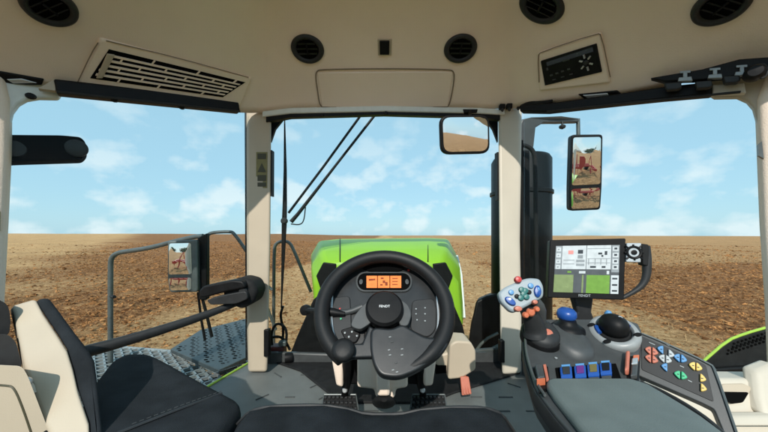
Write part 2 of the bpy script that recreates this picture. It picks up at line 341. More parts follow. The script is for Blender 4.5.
# pillars
def pillar(pts, d, name='pillar', m='beige', bev=.02, **k): return MB().prism(pts, d).build(name, m, cab, bevel=bev, seg=4, **k)
lp = pillar([P(246, 108, 1.72), P(271.5, 108, 1.72), P(270.5, 240, 1.72), P(268, 360, 1.70), P(267.5, 373, 1.70), P(248, 373, 1.70), P(247, 330, 1.71)], (-.055, .12, 0))
rp_ = pillar([P(498, 106, 1.72), P(522, 106, 1.72), P(520, 240, 1.72), P(521.5, 320, 1.70), P(521.5, 374, 1.68), P(502, 376, 1.68), P(500, 330, 1.70)], (.055, .12, 0), m='cream')  # paler material than the left pillar: stronger light put into the colour
MB().prism([P(244.6, 112, 1.73), P(247.5, 112, 1.73), P(247.8, 360, 1.73), P(245.6, 360, 1.73)], (0, .04, 0)).build('window_seal', 'black', cab)
MB().prism([P(521, 140, 1.75), P(523.2, 140, 1.75), P(524.5, 362, 1.73), P(522, 362, 1.73)], (0, .04, 0)).build('window_seal', 'black', cab)
MB().prism([P(270, 150, 1.73), P(271.8, 150, 1.73), P(271.6, 196, 1.73), P(270, 196, 1.73)], (0, .04, 0)).build('pillar_clip', 'black', cab)
MB().prism([P(497.2, 152, 1.73), P(499.6, 152, 1.73), P(499.8, 200, 1.73), P(497.6, 200, 1.73)], (0, .04, 0)).build('pillar_clip', 'black', cab)
for a, (x0, y0, x1, y1, Y) in enumerate(((263.5, 330, 268.5, 357, 1.685), (500.5, 341, 505, 363, 1.665))):
    MB().prism([P(x0, y0, Y), P(x1, y0, Y), P(x1, y1, Y), P(x0, y1, Y)], (0, .04, 0)).build('hinge_plate', 'black', cab, bevel=.004)
dec = MB().prism([P(256.2, 152, 1.717), P(267.3, 152, 1.717), P(267, 188, 1.717), P(256, 188, 1.717)], (0, .006, 0)).build('sticker', 'sticker', cab)
k = MB()
for y0, y1 in ((153.5, 159), (175, 181), (182.5, 186.5)): k.prism([P(257.5, y0, 1.715), P(266, y0, 1.715), P(265.8, y1, 1.715), P(257.5, y1, 1.715)], (0, .002, 0))
k.prism([P(257.5, 172, 1.715), P(261.7, 163, 1.715), P(265.9, 172, 1.715)], (0, .002, 0)); k.build('print', 'sticker_dark', dec, smooth=False)
# rear pillars (edges of the frame)
WN = {-1: V(-1, 1, 0).normalized(), 1: V(1, 1, 0).normalized()}
def wp(x, y, inset=0):
    s = -1 if x < CX else 1; return P(x, y, W(x))-WN[s]*inset
pillar([wp(-24, 50, .02), wp(2, 66, .02), wp(10, 100, .02), wp(9.5, 150, .02), wp(6, 225, .02), wp(2, 300, .02), wp(-3, 440, .02), wp(-24, 440, .02)], WN[-1]*.08, m='lining')
pillar([wp(794, 50, .02), wp(772, 60, .02), wp(757, 100, .02), wp(759, 150, .02), wp(762, 225, .02), wp(767, 300, .02), wp(773, 440, .02), wp(794, 440, .02)], WN[1]*.08, m='lining')
# curved upper corners of the side windows
cl = [(9, 134), (9.5, 122), (12, 112), (18, 104), (26, 99.5), (38, 97.5), (58, 98)]
MB().prism([wp(x, y, .0) for x, y in cl]+[wp(x, y, .0) for x, y in ((62, 92), (45, 72), (0, 62), (-14, 134))], WN[-1]*.04).build('window_frame', 'white_metal', cab, bevel=.008, seg=3)
cr_ = [(759, 150), (758, 122), (754, 108), (748, 101), (738, 96.5), (715, 97)]
MB().prism([wp(x, y, 0) for x, y in cr_]+[wp(x, y, 0) for x, y in ((700, 88), (725, 66), (775, 60), (784, 150))], WN[1]*.04).build('window_frame', 'beige', cab, bevel=.008, seg=3)
MB().prism([wp(756, 146, .03), wp(760, 143, .03), wp(762, 160, .03), wp(756.5, 157, .03)], WN[1]*.02).build('window_catch', 'steel', cab)
MB().prism([wp(0, 210, .03), wp(2.4, 212, .03), wp(2, 231, .03), wp(0, 231, .03), wp(-6, 231, .03), wp(-6, 210, .03)], WN[-1]*.005).build('sticker', 'sticker', cab)
# roof screws along the left window
for x, y in ((31, 96.5), (114, 102.5), (180, 109.5)):
    MB().lathe([(.010, 0), (.013, .004), (.010, .014), (0, .016)], wp(x, y, .035 if x > 60 else .0), (.7, -.7, 0), 12, sx=1.2).build('screw_head', 'black', cab)
# sills between window and floor, left and right
# floor
fl = [onZ(150, 440, 0), onZ(205, 387, 0), onZ(252, 361, 0), onZ(258, 357.5, 0), onZ(384, 354, 0), onZ(470, 352, 0), onZ(520, 355, 0), onZ(560, 372, 0), V(1.15, .9, 0), V(1.15, -.4, 0), V(-1.0, -.4, 0)]
fmb = MB().prism(fl, (0, 0, -.06)); rnd = random.Random(4)
for r in range(7):
    y = 1.0+.115*r
    for c in range(-6, 7):
        x = c*.16+(.08 if r % 2 else 0)+rnd.uniform(-.02, .02); l = .05+.03*rnd.random()
        if x < -.72 or x > .95 or rnd.random() < .3: continue
        fmb.box((x, y, .002), l, .005, .006, Matrix.Rotation(rnd.choice((0, 0, 0, .8, -.7)), 3, 'Z'))
flo = fmb.build('floor_mat', 'floor', cab); flo.data.materials.append(M['floor_line'])
for p in flo.data.polygons:
    if p.center.z > -.0035 and len(p.vertices) == 4: p.material_index = 1
MB().tube([onZ(150, 440.8, .004), onZ(205, 388, .004), onZ(250, 362, .004)], .007, 8).build('edge_line', 'lime', flo)
# dark raised tunnel the pedals stand on, and front bulkhead
MB().prism([onZ(268, 361, .0), onZ(300, 372, 0), onZ(330, 396, 0), onZ(345, 404, 0), onZ(430, 404, 0), onZ(455, 394, 0), onZ(520, 374, 0), onZ(520, 358, .0), onZ(384, 352, 0), onZ(268, 356, 0)], (0, 0, .012)).build('footwell', 'rubber', flo, bevel=.005)
MB().prism([P(262, 352, 1.84), P(330, 354, 1.84), P(440, 353, 1.84), P(512, 347, 1.84), P(512, 366, 1.84), P(262, 368, 1.84)], (0, .03, 0)).build('sill', 'grey_plastic', cab, bevel=.01)
MB().prism([wp(520, 352, -.02), wp(640, 372, -.02), wp(775, 440, -.02), wp(775, 520, -.02), wp(520, 400, -.02)], WN[1]*.05).build('sill', 'grey_plastic', cab, bevel=.01)
# panes
def pane(name, pts, d): return MB().prism(pts, d).build(name, 'pane', cab, smooth=False)
pane('windscreen', [P(268, 110, 1.80), P(502, 108, 1.80), P(504, 352, 1.80), P(266, 352, 1.80)], (0, .005, 0))
pane('door_window', [wp(8, 90, -.02), wp(247, 108, -.02), wp(248, 364, -.02), wp(0, 440, -.02)], WN[-1]*.005)
pane('side_window', [wp(761, 90, -.02), wp(523, 108, -.02), wp(523, 352, -.015), wp(770, 438, -.015)], WN[1]*.005)

# ------------------------------------------------------------------ things on the roof lining
def frame_at(o, p, n, xd=(1, 0, 0)):
    z = Vector(n).normalized(); x = Vector(xd); x = (x-z*x.dot(z)).normalized(); y = z.cross(x)
    o.matrix_world = Matrix(((x.x, y.x, z.x, p.x), (x.y, y.y, z.y, p.y), (x.z, y.z, z.z, p.z), (0, 0, 0, 1)))
vent = thing('air_vent', (0, 0, 0), 'v', 'air vent', 'round black air vents in the roof lining')
MB().lathe([(.055, 0), (.088, 0), (.092, .008), (.088, .018), (.078, .022), (.064, .018), (.058, .004)], (0, 0, .008), (0, 0, 1), 48).build('rim', 'charcoal', vent, angle=70)
MB().lathe([(.060, 0), (.060, .002), (0, .003)], (0, 0, .019), (0, 0, 1), 36).build('duct', 'hole', vent)
for q in (-.026, .004, .034):
    hw = math.sqrt(.060**2-q*q)*.97; MB().prism([V(-hw, q-.007, .021), V(hw, q-.007, .021), V(hw, q+.006, .030), V(-hw, q+.006, .030)], (0, .003, .001)).build('louvre', 'charcoal', vent)
MB().box((0, .004, .030), .008, .06, .008).build('vane', 'black', vent, bevel=.002)
VL = [(308, 48, 'round black air vent above the left end of the overhead hatch', (.95, .76, 1), 0), (460, 47.5, 'round black air vent above the right end of the overhead hatch', (.95, .76, 1), 0),
      (48, 3, 'round black air vent cut by the top edge, farthest left, above the slatted grille', (.78, .74, 1), 14), (543, 3, 'round black air vent at the top edge above the radio', (1.12, .8, 1), -14), (722, 2, 'round black air vent cut by the top edge, farthest right, above the side window rail', (.80, .78, 1), -14)]
for k, (x, y, lab, sc, tilt) in enumerate(VL):
    v = vent if k == 0 else copy_tree(vent); v['label'] = lab; n = ceil_n(x, y)
    frame_at(v, ceil(x, y), n, V(math.cos(math.radians(tilt)), 0, -math.sin(math.radians(tilt)))); v.scale = sc
s = thing('roof_switch', cp(384, 46, .015), 'small black rocker switch between the two middle air vents', 'switch')
patch([(377.5, 37.5), (392, 37.5), (391.5, 54.5), (378, 54.5)], .018, .012, 2, 2).build('bezel', 'beige', s, bevel=.003)
patch([(379.5, 39), (389.5, 39), (389.2, 53), (379.8, 53)], .028, .015, 2, 2).build('rocker', 'black', s, bevel=.003)
# slatted grille
g = thing('ventilation_grille', cp(160, 70, .0), 'slanted beige ventilation grille with dark slots above the left side window', 'grille')
patch([(98, 34), (250, 76), (238, 106), (74, 85)], .026, .018, 20, 8).build('housing', 'lining', g, bevel=.008, seg=3)
oq = [np.array(q, float) for q in ((107, 45), (243, 80), (221, 95), (89, 74.5))]
def oqp(u, v): q = (oq[0]*(1-u)+oq[1]*u)*(1-v)+(oq[3]*(1-u)+oq[2]*u)*v; return tuple(q)
patch(oq, .0275, .004, 20, 8).build('opening', 'hole', g)
k = MB()
for j in range(1, 6):
    v = j/6; patch([oqp(.02, v-.03), oqp(.985, v-.03), oqp(.985, v+.035), oqp(.02, v+.035)], .032, .006, 20, 1, k)
for j in range(6):
    for u in ([.33, .66, .93], [.12, .45, .80], [.28, .62, .9], [.15, .5, .78], [.35, .66, .92], [.2, .5, .83])[j]:
        patch([oqp(u, j/6), oqp(u+.012, j/6), oqp(u+.012, (j+1)/6), oqp(u, (j+1)/6)], .031, .005, 1, 1, k)
k.build('slats', 'lining', g, smooth=False)
patch([oqp(.0, .12), oqp(.055, .10), oqp(.08, .92), oqp(.035, .95)], .036, .008, 1, 4).build('shutter_lever', 'beige', g, bevel=.003)
groove([(104, 36), (174, 54), (246, 75)], .002, .027, False, 1).build('housing_edge', 'seam', g)
groove([(96, 38), (90, 48), (76, 80)], .002, .027, False, 1).build('housing_edge', 'seam', g)
# radio
r_ = thing('radio', cp(573, 60, 0), 'black radio with small display set in a beige console at upper right', 'radio')
patch([(540, 50), (603, 29), (612, 80), (541, 89)], .026, .018, 10, 8).build('console', 'lining', r_, bevel=.01, seg=4)
groove([(541, 80), (540, 53), (543, 49), (600, 29), (604, 31), (612, 74)], .0022, .027, False, 1).build('console_edge', 'seam', r_)
rq = [np.array(q, float) for q in ((543, 58), (599, 39.5), (604, 68.5), (547, 83))]
def rqp(u, v): q = (rq[0]*(1-u)+rq[1]*u)*(1-v)+(rq[3]*(1-u)+rq[2]*u)*v; return tuple(q)
patch(rq, .032, .01, 6, 4).build('faceplate', 'black', r_, bevel=.003)
patch([rqp(.1, .1), rqp(.93, .06), rqp(.93, .22), rqp(.1, .26)], .0335, .003, 3, 1).build('display', 'lcd_ink', r_)
for u, v, a, b2 in ((.08, .32, .03, .1), (.38, .22, .12, .05), (.12, .62, .05, .06), (.22, .60, .05, .06), (.32, .58, .05, .06), (.43, .56, .05, .06), (.15, .82, .06, .04), (.3, .8, .06, .04), (.45, .78, .06, .04)):
    patch([rqp(u, v), rqp(u+a, v), rqp(u+a, v+b2), rqp(u, v+b2)], .0345, .003, 1, 1).build('button', 'grey_plastic', r_, smooth=False)
c = cp(*rqp(.77, .52), .033)
for a in range(6):
    t = a*math.pi/3+.4; d0 = (.77+.06*math.cos(t), .52+.16*math.sin(t)); d1 = (.77+.12*math.cos(t), .52+.30*math.sin(t))
    MB().tube([cp(*rqp(*d0), .034), cp(*rqp(*d1), .034)], .0042, 6).build('dial_key', 'silver', r_)
MB().lathe([(.010, 0), (.012, .003), (.009, .006), (0, .006)], c, ceil_n(588, 60), 20).build('dial', 'charcoal', r_)
# interior lamps
def lamp(q, name, label, lens):
    o = thing(name, cp(*q[0], 0), label, 'lamp'); patch(q, .022, .012, 8, 2).build('housing', 'black', o, bevel=.004)
    patch(lens, .027, .006, 8, 2).build('lens', 'silver', o, bevel=.003); return o
lamp([(579, 92.5), (618, 88.5), (622, 92), (586, 97.5)], 'roof_lamp', 'slim black roof lamp with silver lens right under the radio', [(584, 92.8), (609, 90.5), (610, 93), (589, 95.8)])
lamp([(-30, 63), (44, 76.5), (42, 82.5), (-30, 80)], 'roof_lamp', 'black roof lamp with chrome oval lens in the upper left corner', [(7, 75.5), (22, 75), (38, 79.5), (14, 80)])
# roller blind rail over the door window
bl = thing('roller_blind', wp(150, 105, .1), 'rolled up black sun blind along the top of the left side window', 'sun blind')
MB().prism([wp(55, 84, .06), wp(235, 103, .06), wp(237, 115, .06), wp(58.5, 98, .06)], [WN[-1]*.05]*4).build('cassette', 'black', bl, bevel=.008, seg=3)
MB().tube([wp(59, 98, .07), wp(236, 115.3, .07)], .006, 8).build('pull_bar', 'charcoal', bl)
MB().prism([wp(40, 92, .04), wp(56, 84, .05), wp(57, 95, .05)], WN[-1]*.03).build('end_bracket', 'beige', bl)
# right hand rail
rr = thing('roller_blind', wp(630, 100, .1), 'black sun blind cassette along the top of the right side window', 'sun blind')
MB().prism([wp(522, 108, .05), wp(560, 105, .05), wp(620, 97, .05), wp(668, 90, .05), wp(711, 86, .05), wp(711, 98.5, .05), wp(664, 102.5, .05), wp(620, 107, .05), wp(550, 114.5, .05), wp(523, 114, .05)], WN[1]*.05).build('cassette', 'black', rr, bevel=.006)
MB().tube([wp(550, 114.5, .055), wp(620, 107.5, .055), wp(738, 97, .055)], .005, 8).build('pull_bar', 'charcoal', rr)
MB().prism([wp(711, 89, .045), wp(742, 87, .045), wp(744, 97, .045), wp(711, 98, .045)], WN[1]*.03).build('end_cover', 'cream', rr, bevel=.004)
ac = thing('accessory_rail', wp(700, 85, .12), 'black accessory rail with silver clamps at the upper right corner', 'rail')
MB().prism([wp(651, 85.5, .09), wp(700, 78, .09), (wp(735, 69, .09)), wp(768, 67, .09), wp(800, 64, .09), wp(800, 78, .09), wp(768, 80, .09), wp(742, 84, .09), wp(700, 88, .09), wp(664, 89, .09)], WN[1]*.035).build('bracket', 'black', ac, bevel=.004)
for x, y in ((684, 86.5), (712, 84.3), (737, 82)):
    cl_ = MB().prism([wp(x-6, y, .10), wp(x+6, y-.8, .10), wp(x+7, y+3.2, .10), wp(x-7, y+3.6, .10)], WN[1]*.02).build('clamp', 'galv', ac, bevel=.002)
    MB().prism([wp(x-2, y-4.5, .10), wp(x+2, y-4.7, .10), wp(x+2, y, .10), wp(x-2, y, .10)], WN[1]*.015).build('bolt', 'galv', cl_, bevel=.001)
    MB().prism([wp(x-5, y-6, .098), wp(x+5, y-6.6, .098), wp(x+5, y-4.6, .098), wp(x-5, y-4.2, .098)], WN[1]*.012).build('clamp_foot', 'galv', cl_)
for x, y in ((672, 94.5), (701, 93.5), (727, 89)):
    MB().prism([wp(x-8, y-3, .10), wp(x+8, y-4, .10), wp(x+9, y+1, .10), wp(x+5, y+3, .10), wp(x-6, y+3.6, .10)], WN[1]*.03).build('roller', 'charcoal', ac, bevel=.004)
kb = thing('hand_knob', wp(747, 85, .13), 'black round clamping knob with ring in the upper right corner', 'knob')
MB().lathe([(.020, 0), (.026, .008), (.026, .035), (.018, .045), (0, .046)], wp(747, 86, .10), -WN[1], 20).build('grip', 'black', kb)
MB().tube([wp(754+5*math.cos(t), 84+6.5*math.sin(t), .12) for t in [2*math.pi*i/16 for i in range(16)]], .0035, 8, True).build('ring', 'charcoal', kb)
# connectors at the head of the right front pillar
for x, y, lab in ((502, 107, 'leftmost black clip at the head of the right front pillar'), (509, 106.5, 'middle black clip at the head of the right front pillar'), (518, 105.5, 'rightmost black clip at the head of the right front pillar')):
    o = thing('cable_clip', P(x, y, 1.69), lab, 'clip', 'black clips at the head of the right front pillar')
    MB().box(P(x, y, 1.69), .032, .03, .03).build('body', 'black', o, bevel=.005); MB().lathe([(.008, 0), (.010, .006), (.006, .018), (0, .018)], P(x, y+2, 1.675), (0, -.5, -1), 10).build('plug', 'charcoal', o)
o = thing('cable_harness', P(533, 105, 1.6), 'black cable connectors where the right window rail meets the front pillar', 'cable')
MB().tube([P(521, 107, 1.64), P(530, 103.5, 1.62), P(540, 104, 1.58), P(552, 101, 1.52)], [.012, .016, .016, .008], 10, smooth=2).build('sleeve', 'rubber', o)
MB().tube([P(526, 110, 1.62), P(536, 108, 1.6), P(548, 107, 1.55)], .008, 8, smooth=2).build('cable', 'black', o)
# sensor plate above the centre of the windscreen
MB().prism(rpoly([tuple(q) for q in ((463, 109), (478, 109), (477, 112.5), (464, 112.5))], 1.2) and [P(463, 109, 1.695), P(478, 109, 1.695), P(477, 112.5, 1.695), P(464, 112.5, 1.695)], (0, .02, 0)).build('mirror_mount', 'black', cab, bevel=.003)

# ------------------------------------------------------------------ mirrors
def mirror(name, label, px, Y, tgt, outlines, th, housing, rad=2.3, m='black'):
    c = P(px[0], px[1], Y); n = ((CAM-c).normalized()+(Vector(tgt)-c).normalized()).normalized()
    o = thing(name, c, label, 'mirror')
    MB().prism([onplane(x, y, c, n) for x, y in housing], -n*th).build('housing', m, o, bevel=.008, seg=3)
    for ol in outlines:
        q = [onplane(x, y, c+n*.002, n) for x, y in ol]; m = poly_mid(q); r2 = max((p-m).length for p in q)**2; mb = MB(); rings = []
        for k in range(1, 9): rings.append([m+(p-m)*k/8+n*((r2-((p-m)*k/8).length_squared)/(2*rad)) for p in q])
        mb.loft(rings, cap=False); mb.faces([m+n*r2/(2*rad)]+rings[0], [[0, i+1, (i+1) % len(q)+1] for i in range(len(q))]); mb.build('mirror_glass', 'mirror', o, angle=80)
    return o, c, n
mi, c, n = mirror('rear_view_mirror', 'rounded black rear view mirror under the roof at the right of the windscreen', (465, 134), 1.6, (50, -60, 1.6),
       [rpoly([(442.5, 117.5), (487.5, 117), (488, 151), (444, 152)], 8, 5)], .03, rpoly([(440.2, 115.2), (489.5, 114.8), (490.3, 153.5), (441.5, 154.5)], 9.5, 5), rad=4)
MB().tube([P(470, 117, 1.64), P(470, 111, 1.70)], .008, 8).build('stem', 'black', mi)
mr_, c, n = mirror('side_mirror', 'tall two part black side mirror hanging outside the right window against the sky', (587, 172), 2.2, (5.0, -14, -.45),
       [rpoly([(573.3, 137.5), (600.8, 137), (600.3, 184), (571.8, 185.5)], 2.5, 4), rpoly([(571.6, 189), (600.1, 187.6), (598.8, 207.5), (571.5, 209)], 2.5, 4)], .07, rpoly([(571.5, 134.5), (603, 134.2), (602, 187), (600.5, 209.8), (569.8, 211), (569.8, 187)], 3.5, 4))
MB().prism([P(519.5, 160, 2.05), P(519.5, 126, 2.05), P(522, 119, 2.05), P(532, 116.8, 2.05), P(560, 116.5, 2.1), P(579, 117.8, 2.2), P(579.5, 121.5, 2.2), P(560, 121.5, 2.1), P(544, 122, 2.08), P(536, 127, 2.05), P(534, 146, 2.05), P(530, 160, 2.05)], (0, .05, 0)).build('arm', 'grey_plastic', mr_, bevel=.01, seg=3)
MB().tube([P(578, 119, 2.23), P(578.3, 136, 2.23)], .014, 10).build('drop_tube', 'steel', mr_)
MB().tube([P(562.3, 121, 2.13), P(562.3, 129, 2.13)], .008, 8).build('bolt', 'charcoal', mr_)
MB().lathe([(.02, 0), (.024, .008), (.02, .02), (0, .02)], P(562.3, 125.5, 2.13), (0, 0, -1), 12).build('knob', 'charcoal', mr_)
ml, c, n = mirror('side_mirror', 'tall two part side mirror outside the left window beside the green grey handrail', (180, 266), 1.85, (-6.4, -14, -.6),
       [rpoly([(169.2, 243.5), (191, 243), (192, 274), (168.6, 274.5)], 2.2, 4), rpoly([(168.8, 278), (191.5, 277.6), (191.2, 289.8), (170.5, 290.5)], 2.2, 4)], .06, rpoly([(167.5, 241), (197, 239.5), (198, 292), (169.5, 292.5), (167.3, 278)], 3, 4), m='steel')
MB().prism([P(197, 238, 1.90), P(206.5, 233, 1.90), P(206.5, 300, 1.90), P(198, 300, 1.90)], (0, .04, 0)).build('post', 'black', ml, bevel=.008)
MB().tube([P(200, 290, 1.93), P(206, 312, 1.93), P(212, 337, 1.93)], .010, 8).build('strut', 'black', ml)
MB().tube([P(198, 292, 1.93), P(201, 318, 1.93), P(205, 340, 1.93)], .008, 8).build('strut', 'black', ml)
# dark lamp housing by the rear left pillar
wl = thing('work_light_arm', wp(45, 145, -.1), 'long black rounded lamp arm outside the left window near the rear pillar', 'work light')
ol = rpoly([(-12, 131), (60, 132), (80, 134), (85.5, 140), (85.5, 152), (80, 157.5), (10, 159), (-12, 160)], 5, 4)
MB().prism([wp(x, y, -.05) for x, y in ol], WN[-1]*.09).build('arm', 'hole', wl, bevel=.015, seg=4)
MB().lathe([(.036, 0), (.036, .012), (.030, .016), (0, .016)], wp(76, 146, -.05), (.7, -.7, 0), 28).build('lens', 'charcoal', wl)
MB().lathe([(.03, 0), (.03, .01), (.0, .012)], wp(12, 146, -.05), (.7, -.7, 0), 24).build('pivot_cap', 'charcoal', wl)

# ------------------------------------------------------------------ wiper, handrails, platform
wi = thing('wiper', P(284, 220, 1.84), 'black windscreen wiper with upright blade and twin slanted arms', 'wiper')
MB().tube([P(284.6, 118, 1.84), P(285.2, 170, 1.84), P(284.8, 205, 1.84), P(284.2, 225, 1.84), P(283, 262, 1.84), P(281.3, 308, 1.84)], [.004, .011, .015, .017, .011, .004], 8, sq=(1, .6)).build('blade', 'black', wi)
MB().tube([P(288.5, 213, 1.86), P(324, 166, 1.87), P(361, 115, 1.88)], .0085, 8).build('arm', 'black', wi)
MB().tube([P(291, 222, 1.86), P(298, 214, 1.87), P(336, 165, 1.875), P(375, 115, 1.88)], [.014, .012, .0085, .0085], 8).build('arm', 'black', wi)
MB().tube([P(305.5, 207, 1.86), P(304, 221, 1.86), P(300, 225, 1.86), P(291, 224, 1.86)], .004, 6, smooth=2).build('hose', 'black', wi)
MB().lathe([(.02, 0), (.022, .02), (.014, .028), (0, .028)], P(285, 221, 1.845), (0, -1, 0), 16).build('joint', 'charcoal', wi)
hr = thing('handrail', P(110, 362, 2.3), 'green grey tubular handrail at the left platform with a high bend', 'handrail')
hp = [(110.5, 366), (110.5, 268), (111, 258), (117, 253), (126, 251.5), (150, 248), (172, 242), (196, 236.5), (203, 236)]
MB().tube([P(x, y, 2.02-(x-110)*.0005) for x, y in hp], .016, 12, smooth=2).build('tube', 'steel', hr)
MB().tube([P(x, y, 2.04) for x, y in ((205, 300), (205.5, 242), (208, 234), (214, 232.3), (230, 231.5), (234, 233), (247, 252))], .012, 12, smooth=2).build('tube', 'steel', hr)
MB().tube([P(110.5, 296, 2.02), P(114.5, 297, 2.0)], .012, 8).build('peg', 'charcoal', hr)
fr = thing('handrail', P(273, 345, 2.4), 'thin dark handrail seen through the windscreen behind the wiper blade', 'handrail')
MB().tube([P(x, y, 2.4) for x, y in ((273.5, 362), (273.8, 300), (274, 250), (276, 243), (283, 241), (289, 242), (293, 248), (311, 292))], .014, 10, smooth=2).build('tube', 'steel', fr)
MB().tube([P(x, y, 2.3) for x, y in ((276, 330), (268, 310), (262, 290), (264, 282), (272, 290))], .012, 8, smooth=1).build('tube', 'steel', fr)
ap = thing('access_platform', onZ(200, 365, -.06), 'outside access platform with perforated blue grey step plate and diamond grating', 'platform')
ppts = [(170.5, 349), (200, 330), (246, 318.5), (246, 357.5), (219, 370)]
sp = MB().prism([onZ(x, y, -.02) for x, y in ppts], (0, 0, -.03)).build('step_plate', 'plate', ap, bevel=.004)
a0, a1, b0 = onZ(170.5, 349, -.02), onZ(219, 370, -.02), onZ(200, 330, -.02); ex = a1-a0; ey = onZ(246, 324, -.02)-b0
def inpoly(p, poly):
    r = False; n = len(poly)
    for i in range(n):
        a, b2 = poly[i], poly[(i+1) % n]
        if (a.y > p.y) != (b2.y > p.y) and p.x < (b2.x-a.x)*(p.y-a.y)/(b2.y-a.y)+a.x: r = not r
    return r
pp3 = [onZ(x, y, -.02) for x, y in ppts]; ctr = poly_mid(pp3); exn = V(0.55, -.83, 0).normalized(); eyn = V(.83, .55, 0)
k = MB(); k2 = MB()
for i in range(-19, 20):
    for j in range(-12, 13):
        p = ctr+exn*(i*.042)+eyn*(j*.085+(.010 if i % 2 else 0))
        q = p+(p-ctr)*.09
        if not inpoly(q, pp3): continue
        (k if j % 2 else k2).lathe([(.011, 0), (.010, .003), (.0, .0035)], V(p.x, p.y, -.0205), (0, 0, 1), 8, sx=1.3, sy=.7)
        p3 = p+eyn*.032; k2.lathe([(.008, 0), (.007, .002), (0, .0025)], V(p3.x, p3.y, -.0205), (0, 0, 1), 6, sx=1.3, sy=.6)
k.build('perforation', 'hole', sp); k2.build('tread_stud', 'black', sp)
gpx = [(60, 352), (120, 347), (170, 351), (219, 372.5), (246, 360), (250, 364), (208, 386), (150, 430), (-20, 430)]
gp3 = [onZ(x, y, -.07) for x, y in gpx]; k = MB()
def clipseg(a, b2, poly):
    d = b2-a; ts = [0, 1]; n = len(poly)
    for i in range(n):
        p, q = poly[i], poly[(i+1) % n]; e = q-p; den = d.x*e.y-d.y*e.x
        if abs(den) < 1e-9: continue
        t = ((p.x-a.x)*e.y-(p.y-a.y)*e.x)/den; s_ = ((p.x-a.x)*d.y-(p.y-a.y)*d.x)/den
        if 0 <= s_ <= 1 and 0 < t < 1: ts.append(t)
    ts.sort(); return [(a+d*t0, a+d*t1) for t0, t1 in zip(ts, ts[1:]) if t1-t0 > .004 and inpoly(a+d*(t0+t1)/2, poly)]
gc = poly_mid(gp3)
for ang, sp_ in ((-.75, .05), (.75, .075)):
    d = V(math.cos(ang), math.sin(ang), 0); nn = V(-d.y, d.x, 0)
    for i in range(-45, 46):
        o_ = gc+nn*(i*sp_)
        for p, q in clipseg(o_-d*4, o_+d*4, gp3):
            mp_ = (p+q)/2; l = (q-p).length; R = Matrix.Rotation(ang, 3, 'Z'); k.box((mp_.x, mp_.y, -.075+(.0015 if ang > 1 else 0)), l, .011, .02, R)
k.build('grating', 'galv', ap, smooth=False)
MB().tube([V(p.x, p.y, -.075) for p in gp3], .014, 6, True).build('grating_rim', 'galv', ap)
MB().prism([V(p.x, p.y, -.10) for p in gp3], (0, 0, -.02)).build('shade_sheet', 'black', ap)  # black sheet added to stand in for the shade below the grating

# door pull bar and latch
db = thing('door_pull_bar', P(160, 325, 1.4), 'long dark door bar running across the left window to the latch', 'door bar')
MB().tube([wp(40, 362, .06), wp(88, 347, .06), wp(110, 341.5, .06), wp(150, 330, .06), wp(200, 314, .06), wp(236, 300, .06)], [.026, .026, .025, .023, .021, .018], 14, smooth=2, sq=(.8, 1)).build('bar', 'charcoal', db)
dl = thing('door_latch', P(235, 292, 1.55), 'bulky black door latch with lever fixed to the left front pillar', 'latch')
MB().prism([P(x, y, 1.53) for x, y in rpoly([(222, 283), (240, 277.5), (252, 281), (257, 291), (253, 303), (241, 310), (229, 305), (222, 298)], 4)], (0, .14, 0)).build('housing', 'rubber', dl, bevel=.03, seg=4)
MB().prism([P(x, y, 1.50) for x, y in rpoly([(198.5, 291), (203, 286), (232, 280), (243, 281), (246, 288), (226, 292), (204, 298), (199, 297)], 3)], (0, .07, 0)).build('lever', 'black', dl, bevel=.014, seg=3)
MB().prism([P(x, y, 1.50) for x, y in rpoly([(206, 300), (226, 294.5), (246, 291), (248, 299), (236, 304), (210, 305)], 3)], (0, .07, 0)).build('lever', 'charcoal', dl, bevel=.014, seg=3)
MB().lathe([(.022, 0), (.024, .01), (.018, .018), (0, .018)], P(244, 291, 1.53), (0, -1, 0), 18).build('lock_cylinder', 'charcoal', dl)
MB().box(P(231, 301, 1.515), .03, .02, .015).build('catch', 'charcoal', dl, bevel=.003)

# ------------------------------------------------------------------ bonnet, wheel shroud, exhaust, front mudguard
hd_ = thing('tractor_bonnet', P(384, 262, 2.9) , 'bright green faceted tractor bonnet beyond the windscreen', 'bonnet')
def hs_(Y, pts): return [P(x, y, Y) for x, y in pts]
st = [hs_(1.98, [(316, 330), (313.5, 285), (325, 264), (340, 262), (384, 262), (428, 262), (442, 264), (458, 285), (463, 330)]),
      hs_(2.12, [(316, 318), (311, 268), (321, 251), (340, 250), (384, 250), (428, 249), (445, 250), (460, 268), (464, 318)]),
      hs_(2.9, [(320, 300), (310.5, 256), (319, 241), (340, 239), (384, 238.5), (428, 238), (448, 239), (456.5, 255), (462, 300)]),
      hs_(3.9, [(345, 296), (340, 262), (348, 246), (360, 243), (384, 242), (408, 242), (424, 245), (430, 262), (425, 296)])]
MB().loft(st).build('panel', 'green', hd_, bevel=.03, seg=4)
for s_ in (-1, 1):
    MB().prism([P(CX+s_*(a)+(1 if s_ > 0 else 0), y, Y) for a, y, Y in ((48, 264, 1.965), (61, 262.5, 1.965), (68, 276, 1.965), (60, 300, 1.965), (50, 300, 1.965))], (0, .03, 0)).build('air_intake', 'black', hd_, bevel=.006)
MB().tube([P(457, 256, 2.8), P(461, 275, 2.3), P(464, 318, 2.1)], .012, 8).build('edge_line', 'white', hd_)  # white tube stands in for the highlight on the bonnet's right edge
for x0, x1 in ((340, 347), (428, 421)): MB().tube([P(x0, 261.5, 1.985), P(x0, 249.3, 2.12), P(x0, 238.6, 2.9)], .004, 6).build('panel_joint', 'black', hd_)
sh = thing('engine_shroud', P(384, 362, 1.95), 'black tapering shroud under the green bonnet, behind the steering wheel', 'shroud')
